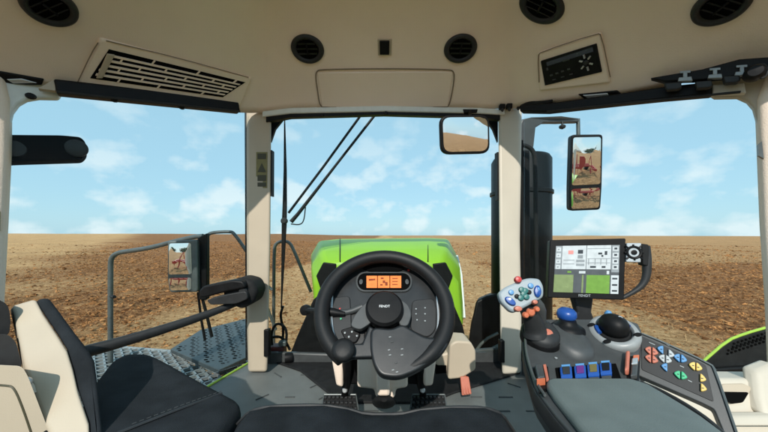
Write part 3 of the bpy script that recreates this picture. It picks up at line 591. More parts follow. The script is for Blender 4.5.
MB().prism([P(286, 364, 1.93), P(297, 336, 1.93), P(313, 300, 1.93), P(336, 280, 1.93), P(430, 280, 1.93), P(452, 300, 1.93), P(463, 326, 1.93), P(472, 364, 1.93)], (0, .03, 0)).build('panel', 'black', sh, bevel=.01)
ex_ = thing('exhaust_canister', P(521, 325, 2.45), 'tall dark exhaust canister standing behind the right front pillar', 'exhaust')
cxx = P(520.5, 240, 2.45); R0 = 27.5/280*2.45; z1 = P(0, 157, 2.4).z; z0 = P(0, 335, 2.4).z
MB().lathe([(R0*.9, z0), (R0, z0+.04), (R0, z1-.03), (R0*.93, z1), (0, z1+.01)], (cxx.x, cxx.y, 0), (0, 0, 1), 40).build('casing', 'dark_paint', ex_)
MB().lathe([(R0+.006, 0), (R0+.012, .005), (R0+.012, .03), (R0+.006, .035)], (cxx.x, cxx.y, P(0, 195, 2.4).z), (0, 0, 1), 40).build('clamp_band', 'dark_paint', ex_)
MB().tube([V(cxx.x+.02, cxx.y, z1), V(cxx.x+.02, cxx.y, z1+.3)], .05, 16).build('outlet_pipe', 'steel', ex_)
gh = thing('grab_handle', P(528, 230, 1.95), 'long black grab handle upright beside the right front pillar', 'handle')
MB().tube([P(x, y, 1.90) for x, y in ((522, 145), (527, 146), (533, 150), (535.5, 160), (536, 240), (536.5, 300), (532, 308), (525, 306), (521, 299))], .014, 12, smooth=2).build('grip', 'rubber', gh)
MB().prism([P(521, 150, 1.95), P(530, 150, 1.95), P(531, 322, 1.95), P(521, 322, 1.95)], (0, .05, 0)).build('backing', 'black', gh, bevel=.006)
mg = thing('front_mudguard', P(485, 360, 2.6), 'glossy black front mudguard right of the green bonnet', 'mudguard')
MB().loft([[P(x, y, Y) for x, y in q] for Y, q in ((2.35, [(466, 362), (470, 330), (476, 301), (486, 296), (504, 292), (504, 362)]), (2.6, [(468, 352), (471, 322), (478, 298), (488, 294), (504, 290), (504, 352)]), (3.1, [(474, 345), (475, 318), (482, 298), (490, 293), (504, 290), (504, 345)]))]).build('panel', 'black', mg, bevel=.02, seg=3)
MB().tube([P(472, 356, 2.3), P(484, 340, 2.28), P(498, 333, 2.28)], .012, 8, smooth=1).build('stay', 'steel', mg)
MB().tube([P(476, 360, 2.2), P(490, 350, 2.2), P(500, 345, 2.2)], .014, 8, smooth=1).build('stay', 'steel', mg)
hb = thing('valve_block', P(278, 355, 1.9), 'dark red and black valve block with hoses at the foot of the left front pillar', 'valve')
MB().box(P(277, 350, 1.9), .11, .08, .07).build('body', 'dark_red', hb, bevel=.008)
MB().lathe([(.03, 0), (.034, .01), (.03, .05), (0, .05)], P(293, 357, 1.85), (-1, -.3, 0), 14).build('cap', 'black', hb)
for a, q in enumerate((((272, 345), (271, 332), (277, 322), (287, 328), (286, 345)), ((268, 340), (275, 336), (284, 338), (290, 350)), ((281, 350), (284, 330), (280, 316), (283, 306)))):
    MB().tube([P(x, y, 1.88+.02*a) for x, y in q], .009, 8, smooth=2).build('hose', 'black', hb)
MB().box(P(283, 343, 1.87), .05, .04, .03).build('bracket', 'steel', hb, bevel=.004)

# ------------------------------------------------------------------ steering wheel and instrument panel
wc = P(384.5, 309.5, .86); el = math.radians(40.5); wn = V(0, -math.cos(el), math.sin(el)); wx = V(1, 0, 0); wy = wn.cross(wx)*1.0
wy = V(0, math.sin(el), math.cos(el))
def wl_(a, b2, h=0): return wc+wx*a+wy*b2+wn*h
def wpx(x, y, h=0): return onplane(x, y, wc+wn*h, wn)
sw0 = thing('steering_assembly', P(384, 400, 1.3), 'steering column with black wheel, round hub, button spoke and beige column cover', 'steering wheel')
RX = .1930
A0, A1 = math.radians(-93), math.radians(234)
sw = MB().tube([wl_(RX*math.cos(t), (RX-.004)*math.sin(t)+.010, 0) for t in [A0+(A1-A0)*i/70 for i in range(71)]], [min(.0232, .009+.0142*i/10) for i in range(71)], 16).build('steering_wheel', 'grip', sw0, angle=80)
hub = MB().lathe([(.052, -.02), (.058, 0), (.057, .022), (.050, .029), (0, .031)], wpx(384.5, 311), wn, 48).build('hub', 'black', sw)
text('emblem', 'FENDT', 'white', sw, wpx(384.5, 311)+wn*.0315, wx, wy, .0105)
# left spoke
MB().prism([wpx(x, y, .010) for x, y in ((334, 345), (346, 338), (354, 343), (362, 343), (369, 325), (378, 330), (379, 354), (377, 357.5), (352, 358), (344, 362), (334, 356))], -wn*.022).build('spoke', 'dash', sw, bevel=.006, seg=3)
# right broad spoke with keys
spk = MB().prism([wpx(x, y, .016) for x, y in rpoly([(370, 326), (392, 328), (402, 323), (428, 338), (447, 334), (449, 345), (440, 356), (416, 372), (398, 378.5), (380, 376), (373, 364), (370, 350)], 9, 5)], -wn*.034).build('spoke', 'dash', sw, bevel=.014, seg=5)
for x, y in ((390, 337), (392, 342), (389, 350), (390, 355), (402, 349), (402, 355), (396, 363), (393, 370), (397, 372)):
    MB().box(wpx(x, y, .017), .007, .003, .003, Matrix((wx, wy, wn)).transposed() @ Matrix.Rotation(.2, 3, 'Z')).build('key', 'ring_grey' if (x+y) % 3 == 1 else 'grey_plastic', spk, bevel=.001)
# outer shells of the hub
MB().prism([wpx(x, y, .006) for x, y in rpoly([(362, 306), (372, 298), (372, 322), (360, 330), (350, 326), (354, 316)], 4, 3)], -wn*.02).build('hub_flank', 'grey_plastic', sw, bevel=.004)
MB().prism([wpx(x, y, .006) for x, y in rpoly([(398, 298), (408, 304), (412, 314), (408, 326), (400, 326), (398, 318)], 4, 3)], -wn*.02).build('hub_flank', 'grey_plastic', sw, bevel=.004)
MB().lathe([(.018, -.01), (.022, .0), (.029, .008), (.0315, .017), (.029, .025), (.018, .029), (0, .030)], wpx(344, 352, .012), wn, 32).build('spinner_knob', 'grip', sw, angle=70)
# instrument panel behind the rim
ip = thing('instrument_panel', wpx(384, 300, -.05), 'dark instrument panel with orange display behind the steering wheel', 'instrument panel')
ho = rpoly([(330, 345), (326, 300), (328, 276), (342, 262), (362, 255), (405, 255), (426, 262), (440, 276), (443, 300), (439, 345), (425, 352), (345, 352)], 8, 4)
MB().prism([wpx(x, y, -.035) for x, y in ho], -wn*.06).build('body', 'dash', ip, bevel=.01, seg=3)
MB().prism([wpx(x, y, -.030) for x, y in rpoly([(332, 338), (331, 298), (350, 295), (352, 330), (342, 342)], 5)], -wn*.008).build('side_panel', 'charcoal', ip, bevel=.003)
MB().prism([wpx(x, y, -.030) for x, y in rpoly([(412, 300), (434, 298), (437, 310), (436, 330), (428, 338), (410, 330)], 5)], -wn*.008).build('side_panel', 'charcoal', ip, bevel=.003)
for q in (((332, 296), (331, 320), (334, 338), (342, 346)), ((437, 296), (439, 318), (437, 336), (430, 344))):
    MB().tube([wpx(x, y, -.026) for x, y in q], .004, 8, smooth=2).build('trim', 'silver', ip)
MB().prism([wpx(x, y, -.028) for x, y in rpoly([(362, 268), (370, 262), (398, 262), (406, 268), (398, 271), (370, 271)], 3)], -wn*.01).build('hood_recess', 'hole', ip, bevel=.002)
MB().prism([wpx(x, y, -.028) for x, y in rrect(384, 281.5, 57, 20, 9, 6)], -wn*.012).build('bezel', 'grey_plastic', ip, bevel=.003)
MB().prism([wpx(x, y, -.0265) for x, y in rrect(384, 281.5, 53, 17, 8, 6)], -wn*.008).build('display_window', 'hole', ip)
for x0, x1 in ((366.5, 377), (377.8, 389.5), (390.3, 401.2)):
    d_ = MB().prism([wpx(x, y, -.0255) for x, y in ((x0, 275.8), (x1, 275.8), (x1, 287.8), (x0, 287.8))], -wn*.003).build('display', 'lcd_orange', ip, smooth=False)
    k = MB(); xx = (x0+x1)/2
    if x0 < 370: k.prism([wpx(x, y, -.025) for x, y in ((xx-3, 279), (xx+3.5, 278.5), (xx+3.5, 280.2), (xx-3, 280.8))], -wn*.001)
    elif x0 < 380:
        for a, b2, c_, d2 in ((-3, 277.5, 0, 279), (-1, 280.5, 1.5, 283), (1.5, 282, 4, 285.5), (-3.5, 284, -1, 285.5)): k.prism([wpx(x, y, -.025) for x, y in ((xx+a, b2), (xx+c_, b2), (xx+c_, d2), (xx+a, d2))], -wn*.001)
    else:
        for yy in (278, 281, 284): k.prism([wpx(x, y, -.025) for x, y in ((xx-3.5, yy), (xx+2, yy), (xx+2, yy+.8), (xx-3.5, yy+.8))], -wn*.001)
    k.build('readout', 'lcd_dark', d_, smooth=False)
for x in (361, 407): MB().lathe([(.010, 0), (.010, .002), (0, .0025)], wpx(x, 282, -.026), wn, 16, sx=.6).build('gauge', 'grey_plastic', ip)
MB().lathe([(.004, 0), (.004, .003), (0, .004)], wpx(408.5, 270.5, -.033), wn, 10).build('warning_lamp', 'red', ip)
for x, y in ((416, 309), (416, 314), (425, 308), (425, 314), (417, 320), (425, 321)): MB().box(wpx(x, y, -.029), .0042, .0035, .003, Matrix((wx, wy, wn)).transposed()).build('key', 'galv', ip)
for x, y, m in ((340, 309, 'red'), (341, 319, 'btn_green'), (345, 333, 'galv'), (352, 332, 'galv'), (349, 337, 'galv'), (357, 336, 'galv')): MB().lathe([(.003, 0), (.003, .003), (0, .004)], wpx(x, y, -.029), wn, 10).build('indicator', m, ip)
MB().prism([wpx(x, y, -.028) for x, y in rpoly([(340, 330), (352, 326), (361, 334), (356, 343), (346, 342)], 3)], -wn*.006).build('key_pad', 'black', ip, bevel=.003)
MB().prism([wpx(x, y, -.028) for x, y in rpoly([(364, 331), (378, 331), (380, 344), (364, 344)], 3)], -wn*.006).build('key_pad', 'black', ip, bevel=.003)
tn = thing('indicator_stalk', wpx(330, 314, 0), 'black control stalk pointing left out of the instrument panel with round end', 'stalk')
MB().tube([wpx(362, 307, -.03), wpx(350, 312, -.028), wpx(338, 313, -.026), wpx(320, 311, -.03)], [.012, .009, .011, .009], 10, smooth=2).build('stem', 'grey_plastic', tn)
MB().tube([wpx(345, 314, -.022), wpx(330, 312, -.022), wpx(322, 312, -.022)], [.007, .016, .010], 10, smooth=1).build('collar', 'black', tn)
kk = P(306, 310, 1.02); MB().lathe([(.010, -.02), (.016, -.015), (.020, 0), (.018, .012), (0, .016)], kk, (-.4, -1, .1), 20).build('end_knob', 'black', tn)
MB().tube([kk, wpx(320, 311, -.03)], .009, 8).build('shaft', 'black', tn)
# column and pedals
cv = sw0
MB().prism([P(x, y, 1.16) for x, y in ((357, 348), (408, 348), (408, 388), (396, 390), (395, 399), (376, 399), (374, 390), (357, 388))], (0, .14, 0)).build('cover', 'lining', cv, bevel=.012, seg=3)  # cover, ridge and flanks coloured paler to offset the shade under the wheel
MB().prism([P(x, y, 1.12) for x, y in ((376, 340), (390, 340), (390, 397), (377, 397))], (0, .06, 0)).build('ridge', 'lining', cv, bevel=.012, seg=3)
MB().prism([P(x, y, 1.2) for x, y in ((330, 352), (343, 350), (343, 388), (336, 386))], (0, .10, 0)).build('flank', 'lining', cv, bevel=.01, seg=3)
MB().prism([P(x, y, 1.2) for x, y in ((422, 352), (438, 350), (433, 386), (424, 387))], (0, .10, 0)).build('flank', 'lining', cv, bevel=.01, seg=3)
MB().prism([P(x, y, 1.25) for x, y in ((332, 340), (436, 340), (430, 385), (338, 385))], (0, .10, 0)).build('inner_frame', 'black', cv, bevel=.01, seg=3)
MB().tube([P(384, 340, 1.1), P(384, 318, .93)], .04, 16).build('column', 'black', cv)
MB().loft([[P(x+rx*math.cos(t), y+ry*math.sin(t), Y) for t in [2*math.pi*i/18 for i in range(18)]] for x, y, rx, ry, Y in ((384, 400, 3, 2, 1.12), (384, 400, 10, 5.5, 1.15), (384, 402, 12, 7, 1.25), (384, 402, 12, 7, 1.32))]).build('boot', 'rubber', cv)
for x0, lab in ((322.5, 'left black pedal with studded pad under the steering column'), (411, 'right black pedal with studded pad under the steering column')):
    pd = thing('pedal', onZ(x0+17, 408, .02), lab, 'pedal', 'black pedals under the steering column')
    A_ = P(x0+1.5, 395, 1.30); B_ = P(x0+33.5, 395, 1.30); C_ = P(x0+36, 411, 1.24); D_ = P(x0-1, 411, 1.24)
    nn = (B_-A_).cross(D_-A_).normalized(); nn = nn if nn.y < 0 else -nn
    MB().prism([A_, B_, C_, D_], -nn*.015).build('pad', 'rubber', pd, bevel=.004)
    k = MB(); k2 = MB()
    for j in range(3):
        for i in range(8):
            u, v = (i+.5)/8, (j+.5)/3; p = (A_*(1-u)+B_*u)*(1-v)+(D_*(1-u)+C_*u)*v
            k.box(p+nn*.003, .013, .016, .010)
    k.build('tread', 'charcoal', pd, bevel=.002)
    k2.tube([A_+nn*.004, B_+nn*.004], .0035, 6).tube([D_+nn*.004, A_+nn*.004], .0035, 6).tube([B_+nn*.004, C_+nn*.004], .0035, 6).build('frame', 'steel', pd)
    xx = x0+24.5 if x0 < 384 else x0+9.5
    MB().tube([P(xx, 345, 1.18), P(xx, 380, 1.24), P(xx+(-3 if x0 < 384 else 3), 397, 1.31)], [.022, .022, .014], 12, smooth=1).build('arm', 'black', pd)
    MB().lathe([(.010, 0), (.012, .006), (.008, .012), (0, .012)], P(xx+(-2 if x0 < 384 else 2), 390, 1.25), (0, -1, .3), 12).build('bolt', 'silver', pd)
bx = thing('pedal_housing', P(455, 378, 1.5), 'beige housing with black slot on the floor right of the steering column', 'housing')
MB().prism([P(x, y, 1.46) for x, y in rpoly([(450, 345), (456, 341), (471, 342), (476, 351), (476, 370), (462, 378.5), (448, 380)], 3)], (0, .14, 0)).build('body', 'beige', bx, bevel=.015, seg=4)
MB().prism([P(x, y, 1.5) for x, y in ((436, 356), (452, 352), (452, 372), (438, 374))], (0, .1, 0)).build('arm', 'beige', bx, bevel=.01, seg=3)
MB().prism([P(x, y, 1.49) for x, y in ((436, 366), (446.5, 366), (446.5, 373), (436, 374))], (0, .02, 0)).build('slot', 'hole', bx)
op = thing('foot_pedal', P(466, 395, 1.45), 'ribbed orange foot pedal hanging from the beige housing', 'pedal')
A_, B_, C_, D_ = P(460.5, 377, 1.45), P(469, 377, 1.45), P(472, 394.5, 1.42), P(462, 396, 1.42)
MB().prism([A_, B_, C_, D_], (0, .012, 0)).build('pad', 'salmon', op, bevel=.005)
for u in (.25, .5, .75): MB().tube([A_*(1-u)+B_*u+V(0, -.003, -.03), D_*(1-u)+C_*u+V(0, -.003, .008)], .0042, 6).build('rib', 'salmon', op)
MB().tube([P(464, 370, 1.5), P(465, 380, 1.455)], .008, 8).build('lever', 'orange', op)

# ------------------------------------------------------------------ seats
def stitches(pts, par, name='stitching'):
    mb = MB()
    for a, b2 in zip(pts, pts[1:]):
        n = max(1, int((b2-a).length/.012)); d = (b2-a)/n
        for i in range(n): mb.tube([a+d*(i+.15), a+d*(i+.75)], .0011, 5)
    return mb.build(name, 'grey_plastic', par)
ds = thing('driver_seat', (-.02, .55, 0), 'dark fabric cushion of the driver seat at the bottom edge', 'seat')
top = [(234, 440), (240, 424), (252, 411), (272, 406.5), (325, 405.5), (348, 409), (366, 414.5), (400, 414.5), (420, 410), (450, 407.5), (484, 408), (500, 414), (512, 432), (516, 440)]
rg = []
for dz, dy, sc in ((-.10, .06, 1.0), (-.03, .015, 1.0), (0, 0, 1), (.012, -.02, .985), (.02, -.06, .95), (.0, -.25, .9)):
    r = []
    for x, y in top:
        p = P(384-8+(x-376)*sc, y, .68); r.append(p+V(0, dy, dz))
    r += [V(r[-1].x, r[-1].y-.3, r[-1].z), V(r[0].x, r[0].y-.3, r[0].z)]; rg.append(r)
MB().loft(rg).build('cushion', 'cloth', ds, angle=80)
MB().tube([P(x, y+1.5, .675)+V(0, -.012, .012) for x, y in top[1:-1]], .004, 6, smooth=1).build('piping', 'charcoal', ds)
MB().box((-.02, .42, .2), .4, .35, .36).build('pedestal', 'black', ds, bevel=.03)
ps = thing('passenger_seat', onZ(120, 432, 0)+V(0, 0, 0), 'folding passenger seat with dark cushion and beige backed backrest at lower left', 'seat')
def cs(x, y, dz=0): return onZ(x, y, .42)+V(0, 0, dz)
cu = rpoly([(84, 398), (97, 380), (112, 361), (126, 354), (146, 354), (162, 361), (203, 384), (243, 405), (236, 416), (200, 460), (60, 500)], 6, 4)
c3 = [cs(x, y) for x, y in cu]; cc = poly_mid(c3)
MB().loft([[cc+(p-cc)*s_+V(0, 0, dz) for p in c3] for dz, s_ in ((-.10, .97), (-.085, 1.0), (-.02, 1.0), (-.004, .985), (.004, .95), (.008, .8), (.006, .4))]).build('cushion', 'cloth', ps, angle=80)
MB().tube([cs(222, 395, .004), cs(185, 411, .010), cs(130, 433, .010), cs(90, 450, .01)], .0035, 6, smooth=1).build('seam', 'charcoal', ps)
stitches([cs(222, 393.5, .007), cs(185, 409, .0125), cs(130, 430.5, .0125)], ps)
stitches([onplane(x, y, bp0-bn*-.002, bn) for x, y in ((42, 301), (51, 314), (66, 336), (82, 357), (90, 372), (92, 392))], ps) if False else None
MB().box((cc.x-.05, cc.y-.15, .18), .4, .35, .3).build('base', 'black', ps, bevel=.02)
yb = lambda y: interp(y, [(297, .78), (350, .71), (432, .575), (482, .51)])
bf = [(12, 306), (36, 299), (44, 314), (58, 335), (68, 351), (74, 370), (79, 392), (90, 424), (93, 480), (66, 480), (55, 445), (45, 425), (28, 380)]
dv = V(.11, .05, .02)
bn = V(0, -1, .88).normalized(); bp0 = P(40, 350, .70)
br = MB().prism([onplane(x, y, bp0, bn) for x, y in bf], V(-.10, .07, -.025)).build('backrest_shell', 'beige', ps, bevel=.008, seg=4)
pf = [(35, 300), (48, 297), (58, 310), (74, 332), (89, 351), (95, 362), (98, 385), (104, 440), (110, 482), (93, 482), (90, 424), (79, 392), (74, 370), (68, 351), (58, 335), (44, 314)]
MB().prism([onplane(x, y, bp0-bn*.001, bn) for x, y in pf], V(-.10, .085, -.03)).build('backrest_pad', 'cloth', ps, bevel=.012, seg=4)
MB().lathe([(.010, 0), (.012, .005), (.01, .01), (0, .01)], P(28, 381, .64), (.2, -1, 0), 14).build('hinge_pin', 'silver', ps)
MB().tube([P(26, 380, .645), P(31, 387, .64), P(33, 394, .635)], .006, 8).build('hinge_link', 'cream', ps)
MB().tube([P(28, 384, .66), P(40, 410, .63), P(52, 436, .6)], .008, 8).build('hinge_rail', 'black', ps)
sb = thing('storage_box', P(0, 440, .58), 'beige storage box with inset lid in the lower left corner', 'storage box')
MB().prism([P(x, y, .60) for x, y in rpoly([(-60, 362), (22, 366), (28, 376), (44, 418), (54, 445), (54, 480), (-60, 480)], 6)], (-.15, .10, -.05)).build('body', 'beige', sb, bevel=.012, seg=4)
MB().tube([P(x, y, .60) for x, y in ((-50, 383), (8, 385), (15, 388), (24, 410), (34, 440))], .0025, 6, smooth=2).build('lid_seam', 'sticker_dark', sb)
bk = thing('headrest_block', P(0, 350, .72), 'black moulded block behind the beige backrest at the left edge', 'armrest')
MB().prism([P(x, y, .74) for x, y in rpoly([(-60, 300), (-5, 298), (8, 304), (11, 320), (9, 336), (-60, 340)], 6)], (-.14, .1, -.03)).build('upper_block', 'rubber', bk, bevel=.012, seg=3)
MB().prism([P(x, y, .72) for x, y in rpoly([(-60, 335), (8, 334), (16, 342), (22, 364), (20, 372), (-60, 372)], 6)], (-.14, .1, -.04)).build('lower_block', 'charcoal', bk, bevel=.012, seg=3)

# ------------------------------------------------------------------ right armrest console
YT = [(300, 1.0), (318, .94), (330, .90), (350, .83), (380, .72), (400, .634), (432, .53), (470, .445)]
def C(x, y, h=0): return P(x, y, interp(y, YT))+V(0, 0, h)
def cflat(pts, h0, h1, name, m, par, **k):
    return MB().prism([C(x, y, h0) for x, y in pts], (0, 0, h1-h0)).build(name, m, par, **k)
def edge_pts(pts, n=3):
    out = []
    for i in range(len(pts)):
        a, b2 = pts[i], pts[(i+1) % len(pts)]
        for j in range(n): out.append((a[0]+(b2[0]-a[0])*j/n, a[1]+(b2[1]-a[1])*j/n))
    return out
def slab(quad, h0, h1, nu=10, nv=12):          # quad of pixels laid on the curved console top
    mb = MB(); a, b2, c, d = [np.array(q, float) for q in quad]; t_, b_ = [], []
    for j in range(nv+1):
        r1, r2 = [], []
        for i in range(nu+1):
            u, v = i/nu, j/nv; q = (a*(1-u)+b2*u)*(1-v)+(d*(1-u)+c*u)*v; r1.append(C(*q, h1)); r2.append(C(*q, h0))
        t_.append(r1); b_.append(r2)
    mb.grid(t_).grid(b_)
    for e1, e2 in ((t_[0], b_[0]), (t_[-1], b_[-1]), ([r[0] for r in t_], [r[0] for r in b_]), ([r[-1] for r in t_], [r[-1] for r in b_])): mb.grid([e1, e2])
    return mb
def rowslab(rows, h0, h1, nu=12):              # rows: (y, xleft, xright)
    mb = MB(); t_, b_ = [], []
    for y, a, b2 in rows:
        t_.append([C(a+(b2-a)*i/nu, y, h1-(.006 if i in (0, nu) else 0)) for i in range(nu+1)]); b_.append([C(a+(b2-a)*i/nu, y, h0) for i in range(nu+1)])
    mb.grid(t_).grid(b_)
    for e1, e2 in ((t_[0], b_[0]), (t_[-1], b_[-1]), ([r[0] for r in t_], [r[0] for r in b_]), ([r[-1] for r in t_], [r[-1] for r in b_])): mb.grid([e1, e2])
    return mb
cn_ = thing('armrest_console', C(600, 400, -.12), 'dark grey armrest control console on the right with padded greenish top', 'armrest')
BR = [(319, 540, 628), (322, 529, 638), (328, 525, 641), (336, 524, 642), (346, 524.5, 640), (356, 526, 639), (366, 529, 638.5), (374, 531.5, 639), (382, 534, 643), (388, 537, 651), (396, 543, 664), (404, 549, 677), (414, 557, 692), (424, 566, 707), (434, 575, 720), (448, 588, 738), (470, 608, 766)]
rowslab([(y, a, b2) for y, a, b2 in BR], -.075, 0).build('body', 'grey_plastic', cn_, bevel=.010, seg=3)
rowslab([(y, a, b2) for y, a, b2 in [(386, 547, 629), (388.5, 546.5, 641), (392, 547, 651), (398, 551, 661), (404, 555, 671), (414, 563, 687), (424, 571, 702), (434, 579, 715), (448, 591, 733), (470, 611, 761)]], -.004, .022).build('arm_pad', 'pad', cn_, bevel=.008, seg=3)
rowslab([(y, a-2, a+1) for y, a, b2 in BR if y > 330], -.05, -.012, 2).build('side_trim', 'charcoal', cn_, bevel=.004)
MB().tube([C(x, y, .004) for x, y in ((525, 334), (526, 352), (530, 368), (535, 382), (545, 397))], .0035, 6, smooth=1).build('edge_highlight_strip', 'steel', cn_)
MB().tube([C(x, y, .006) for x, y in ((641, 385), (660, 393), (680, 404), (700, 417), (716, 430), (730, 444))], .005, 8, smooth=1).build('cable_strip', 'charcoal', cn_)
MB().prism([P(x, y, .75) for x, y in ((552, 408), (575, 418), (600, 445), (560, 445), (552, 425))], (0, .1, 0)).build('bracket', 'black', cn_, bevel=.01)
# padded round palm rest and the mound next to it
MB().lathe([(.051, -.01), (.049, .010), (.042, .019), (.026, .025), (0, .027)], C(541, 339, .016), (-.08, -.5, .85), 40, sy=1.1).build('palm_rest', 'charcoal', cn_, angle=80)
MB().lathe([(.055, -.03), (.056, -.006), (.052, .004), (.048, .004)], C(541, 339, .016), (-.08, -.5, .85), 40, sy=1.1).build('palm_rest_ring', 'black', cn_)
MB().lathe([(.014, -.004), (.013, .003), (0, .005)], C(541, 339, .016)+V(-.08, -.5, .85).normalized()*.021+V(.008, -.016, -.006), (0, -.7, .7), 16, sy=.9).build('palm_button', 'salmon', cn_)
MB().lathe([(.070, -.01), (.062, .010), (.045, .018), (0, .022)], C(570, 343, .006), (0, -.4, .9), 40, sx=.85, sy=1.1).build('mound', 'grey_plastic', cn_, angle=80)
MB().lathe([(.0035, 0), (.004, .002), (0, .003)], C(556, 359, .002), (0, -.2, 1), 10).build('stud', 'silver', cn_)
# blue knob
bk_ = thing('rotary_knob', C(566, 324, 0), 'bright blue round knob on black collar at the front of the console', 'knob')
MB().lathe([(.050, 0), (.048, .010), (.036, .018), (.032, .020), (.026, .026), (.023, .034)], C(567, 330, 0), (0, -.1, 1), 36).build('collar', 'black', bk_, angle=60)
MB().lathe([(.019, 0), (.025, .006), (.029, .018), (.027, .030), (.019, .038), (0, .041)], C(566, 325, .016), (0, -.15, 1), 36).build('cap', 'blue', bk_, angle=70)
# round joystick base: silver ring, black ball
tb = thing('crossgate_lever', C(613, 336, 0), 'shiny black ball lever in a grey ring on the console', 'lever')
ta = V(-.33, -.40, .86).normalized(); tx = (V(1, 0, 0)-ta*ta.x).normalized(); ty = ta.cross(tx); t0_ = C(613.5, 336.5, .012)
MB().lathe([(.066, -.018), (.069, .002), (.064, .013), (.052, .016), (.046, .010), (.046, 0)], t0_, ta, 56, sx=.93).build('ring', 'ring_grey', tb, angle=60)
MB().lathe([(.047, 0), (.042, .010), (0, .012)], t0_, ta, 40, sx=.93).build('gaiter', 'rubber', tb)
MB().lathe([(.030, 0), (.039, .010), (.042, .024), (.040, .040), (.032, .053), (.018, .061), (0, .063)], t0_+V(0, 0, -.004), V(-.12, -.18, 1), 40, sx=.88).build('ball', 'black', tb, angle=80)
MB().lathe([(.006, 0), (.006, .002), (0, .003)], t0_+V(.004, -.02, .052), V(-.3, -.9, .8), 14).build('ball_button', 'silver', tb)
for t in (.7, 2.5, 3.8, 5.6): MB().lathe([(.009, 0), (.007, .003), (0, .003)], t0_+ta*.0145+tx*(.054*math.cos(t))+ty*(.058*math.sin(t)), ta, 12, sx=1.3, sy=.8).build('notch', 'black', tb)
for t in (.2, 2.9): MB().tube([t0_+ta*.017+tx*(.042*math.cos(t+q))+ty*(.045*math.sin(t+q)) for q in (-.3, 0, .3)], .006, 8, smooth=1).build('side_key', 'blue', tb)
MB().lathe([(.008, -.012), (.011, .004), (.010, .012), (.006, .018), (0, .019)], t0_+ta*.004+tx*.026+ty*.062, (0, -.2, 1), 14).build('thumb_wheel', 'blue_pale', tb)
# rocker switches
slab([(555, 368.5), (616, 364), (622, 381), (558, 387.5)], -.004, .003).build('switch_recess', 'hole', cn_, bevel=.002)
for k_, (x, y, m, lab) in enumerate(((566.5, 379.5, 'charcoal', 'blue framed rocker switch with dark grey centre, first from the left'), (580.5, 378.5, 'purple', 'blue framed rocker switch with purple centre'), (593.5, 377, 'olive', 'blue framed rocker switch with olive centre'), (606, 375.5, 'black', 'blue framed rocker switch with black centre, nearest the orange thumb wheel'))):
    s = thing('rocker_switch', C(x, y, 0), lab, 'switch', 'blue rocker switches on the console')
    tl = -.6*(k_-1.5)*0; q = lambda dx, dy, h: C(x+dx+dy*.12, y+dy-dx*.08, h)
    MB().prism([q(-6, -6, .020), q(6, -6, .020), q(5.8, 1.5, .012), q(-5.6, 1.5, .012)], (0, 0, -.012)).build('frame', 'blue', s, bevel=.003)
    MB().prism([q(-3.8, -4.8, .0225), q(3.8, -4.8, .0225), q(3.6, .2, .0165), q(-3.6, .2, .0165)], (0, 0, -.005)).build('centre', m, s, bevel=.001)
    MB().prism([q(-4.4, -6.6, .0225), q(4.4, -6.6, .0225), q(4.2, -5.2, .022), q(-4.2, -5.2, .022)], (0, 0, -.004)).build('top_edge', 'blue_pale', s)
    MB().prism([q(-5, 3.0, .008), q(5, 3.0, .008), q(5, 6, .006), q(-5, 6, .006)], (0, 0, -.006)).build('label_plate', 'grey_plastic', s, bevel=.001)
    MB().prism([q(-5.6, 1.4, .012), q(5.8, 1.4, .012), q(5.6, 2.6, .009), q(-5.4, 2.6, .009)], (0, 0, -.008)).build('lip', 'blue', s)
# left slot with lever, right slot with thumb wheels
sl1 = thing('lever_slot', C(541, 380, 0), 'dark lever slot with orange stripe at the left edge of the console', 'control lever')
slab([(533, 369), (548, 367), (551, 390), (539, 393)], -.004, .003).build('slot', 'black', sl1, bevel=.002)
slab([(535, 372), (542, 371), (545, 385), (538, 386)], .004, .022, 3, 4).build('lever', 'grey_plastic', sl1, bevel=.003)
slab([(536.5, 386), (545, 385), (545.3, 386.6), (537, 387.6)], .004, .018, 3, 2).build('stripe', 'orange', sl1)
slab([(543, 368), (546, 367.6), (549, 383), (546.3, 384)], .003, .010, 2, 4).build('marker', 'salmon', sl1, bevel=.001)
slab([(540, 389), (546, 388), (547, 391.5), (541.5, 392)], .004, .007, 2, 2).build('plug', 'black', sl1)
sl2 = thing('thumb_wheel', C(632, 370, 0), 'orange and silver thumb wheel between the rocker switches and the key panel', 'thumb wheel')
slab([(626, 357), (640, 356), (639, 383), (627, 384)], -.004, .003).build('slot', 'black', sl2, bevel=.002)
slab([(625.8, 358), (630, 357.6), (629, 377), (624.6, 377)], .003, .022, 2, 6).build('roller', 'salmon', sl2, bevel=.004)
slab([(631.5, 365), (638.5, 364), (637, 381), (630.5, 381)], .003, .016, 2, 6).build('slider', 'grey_plastic', sl2, bevel=.003)
slab([(632, 366), (638, 365), (637.5, 371), (631.5, 371.5)], .016, .022, 2, 3).build('wheel', 'silver', sl2, bevel=.002)
slab([(633, 359), (639.3, 358.5), (639, 363), (633, 363.5)], .003, .012, 2, 2).build('tab', 'orange', sl2, bevel=.002)

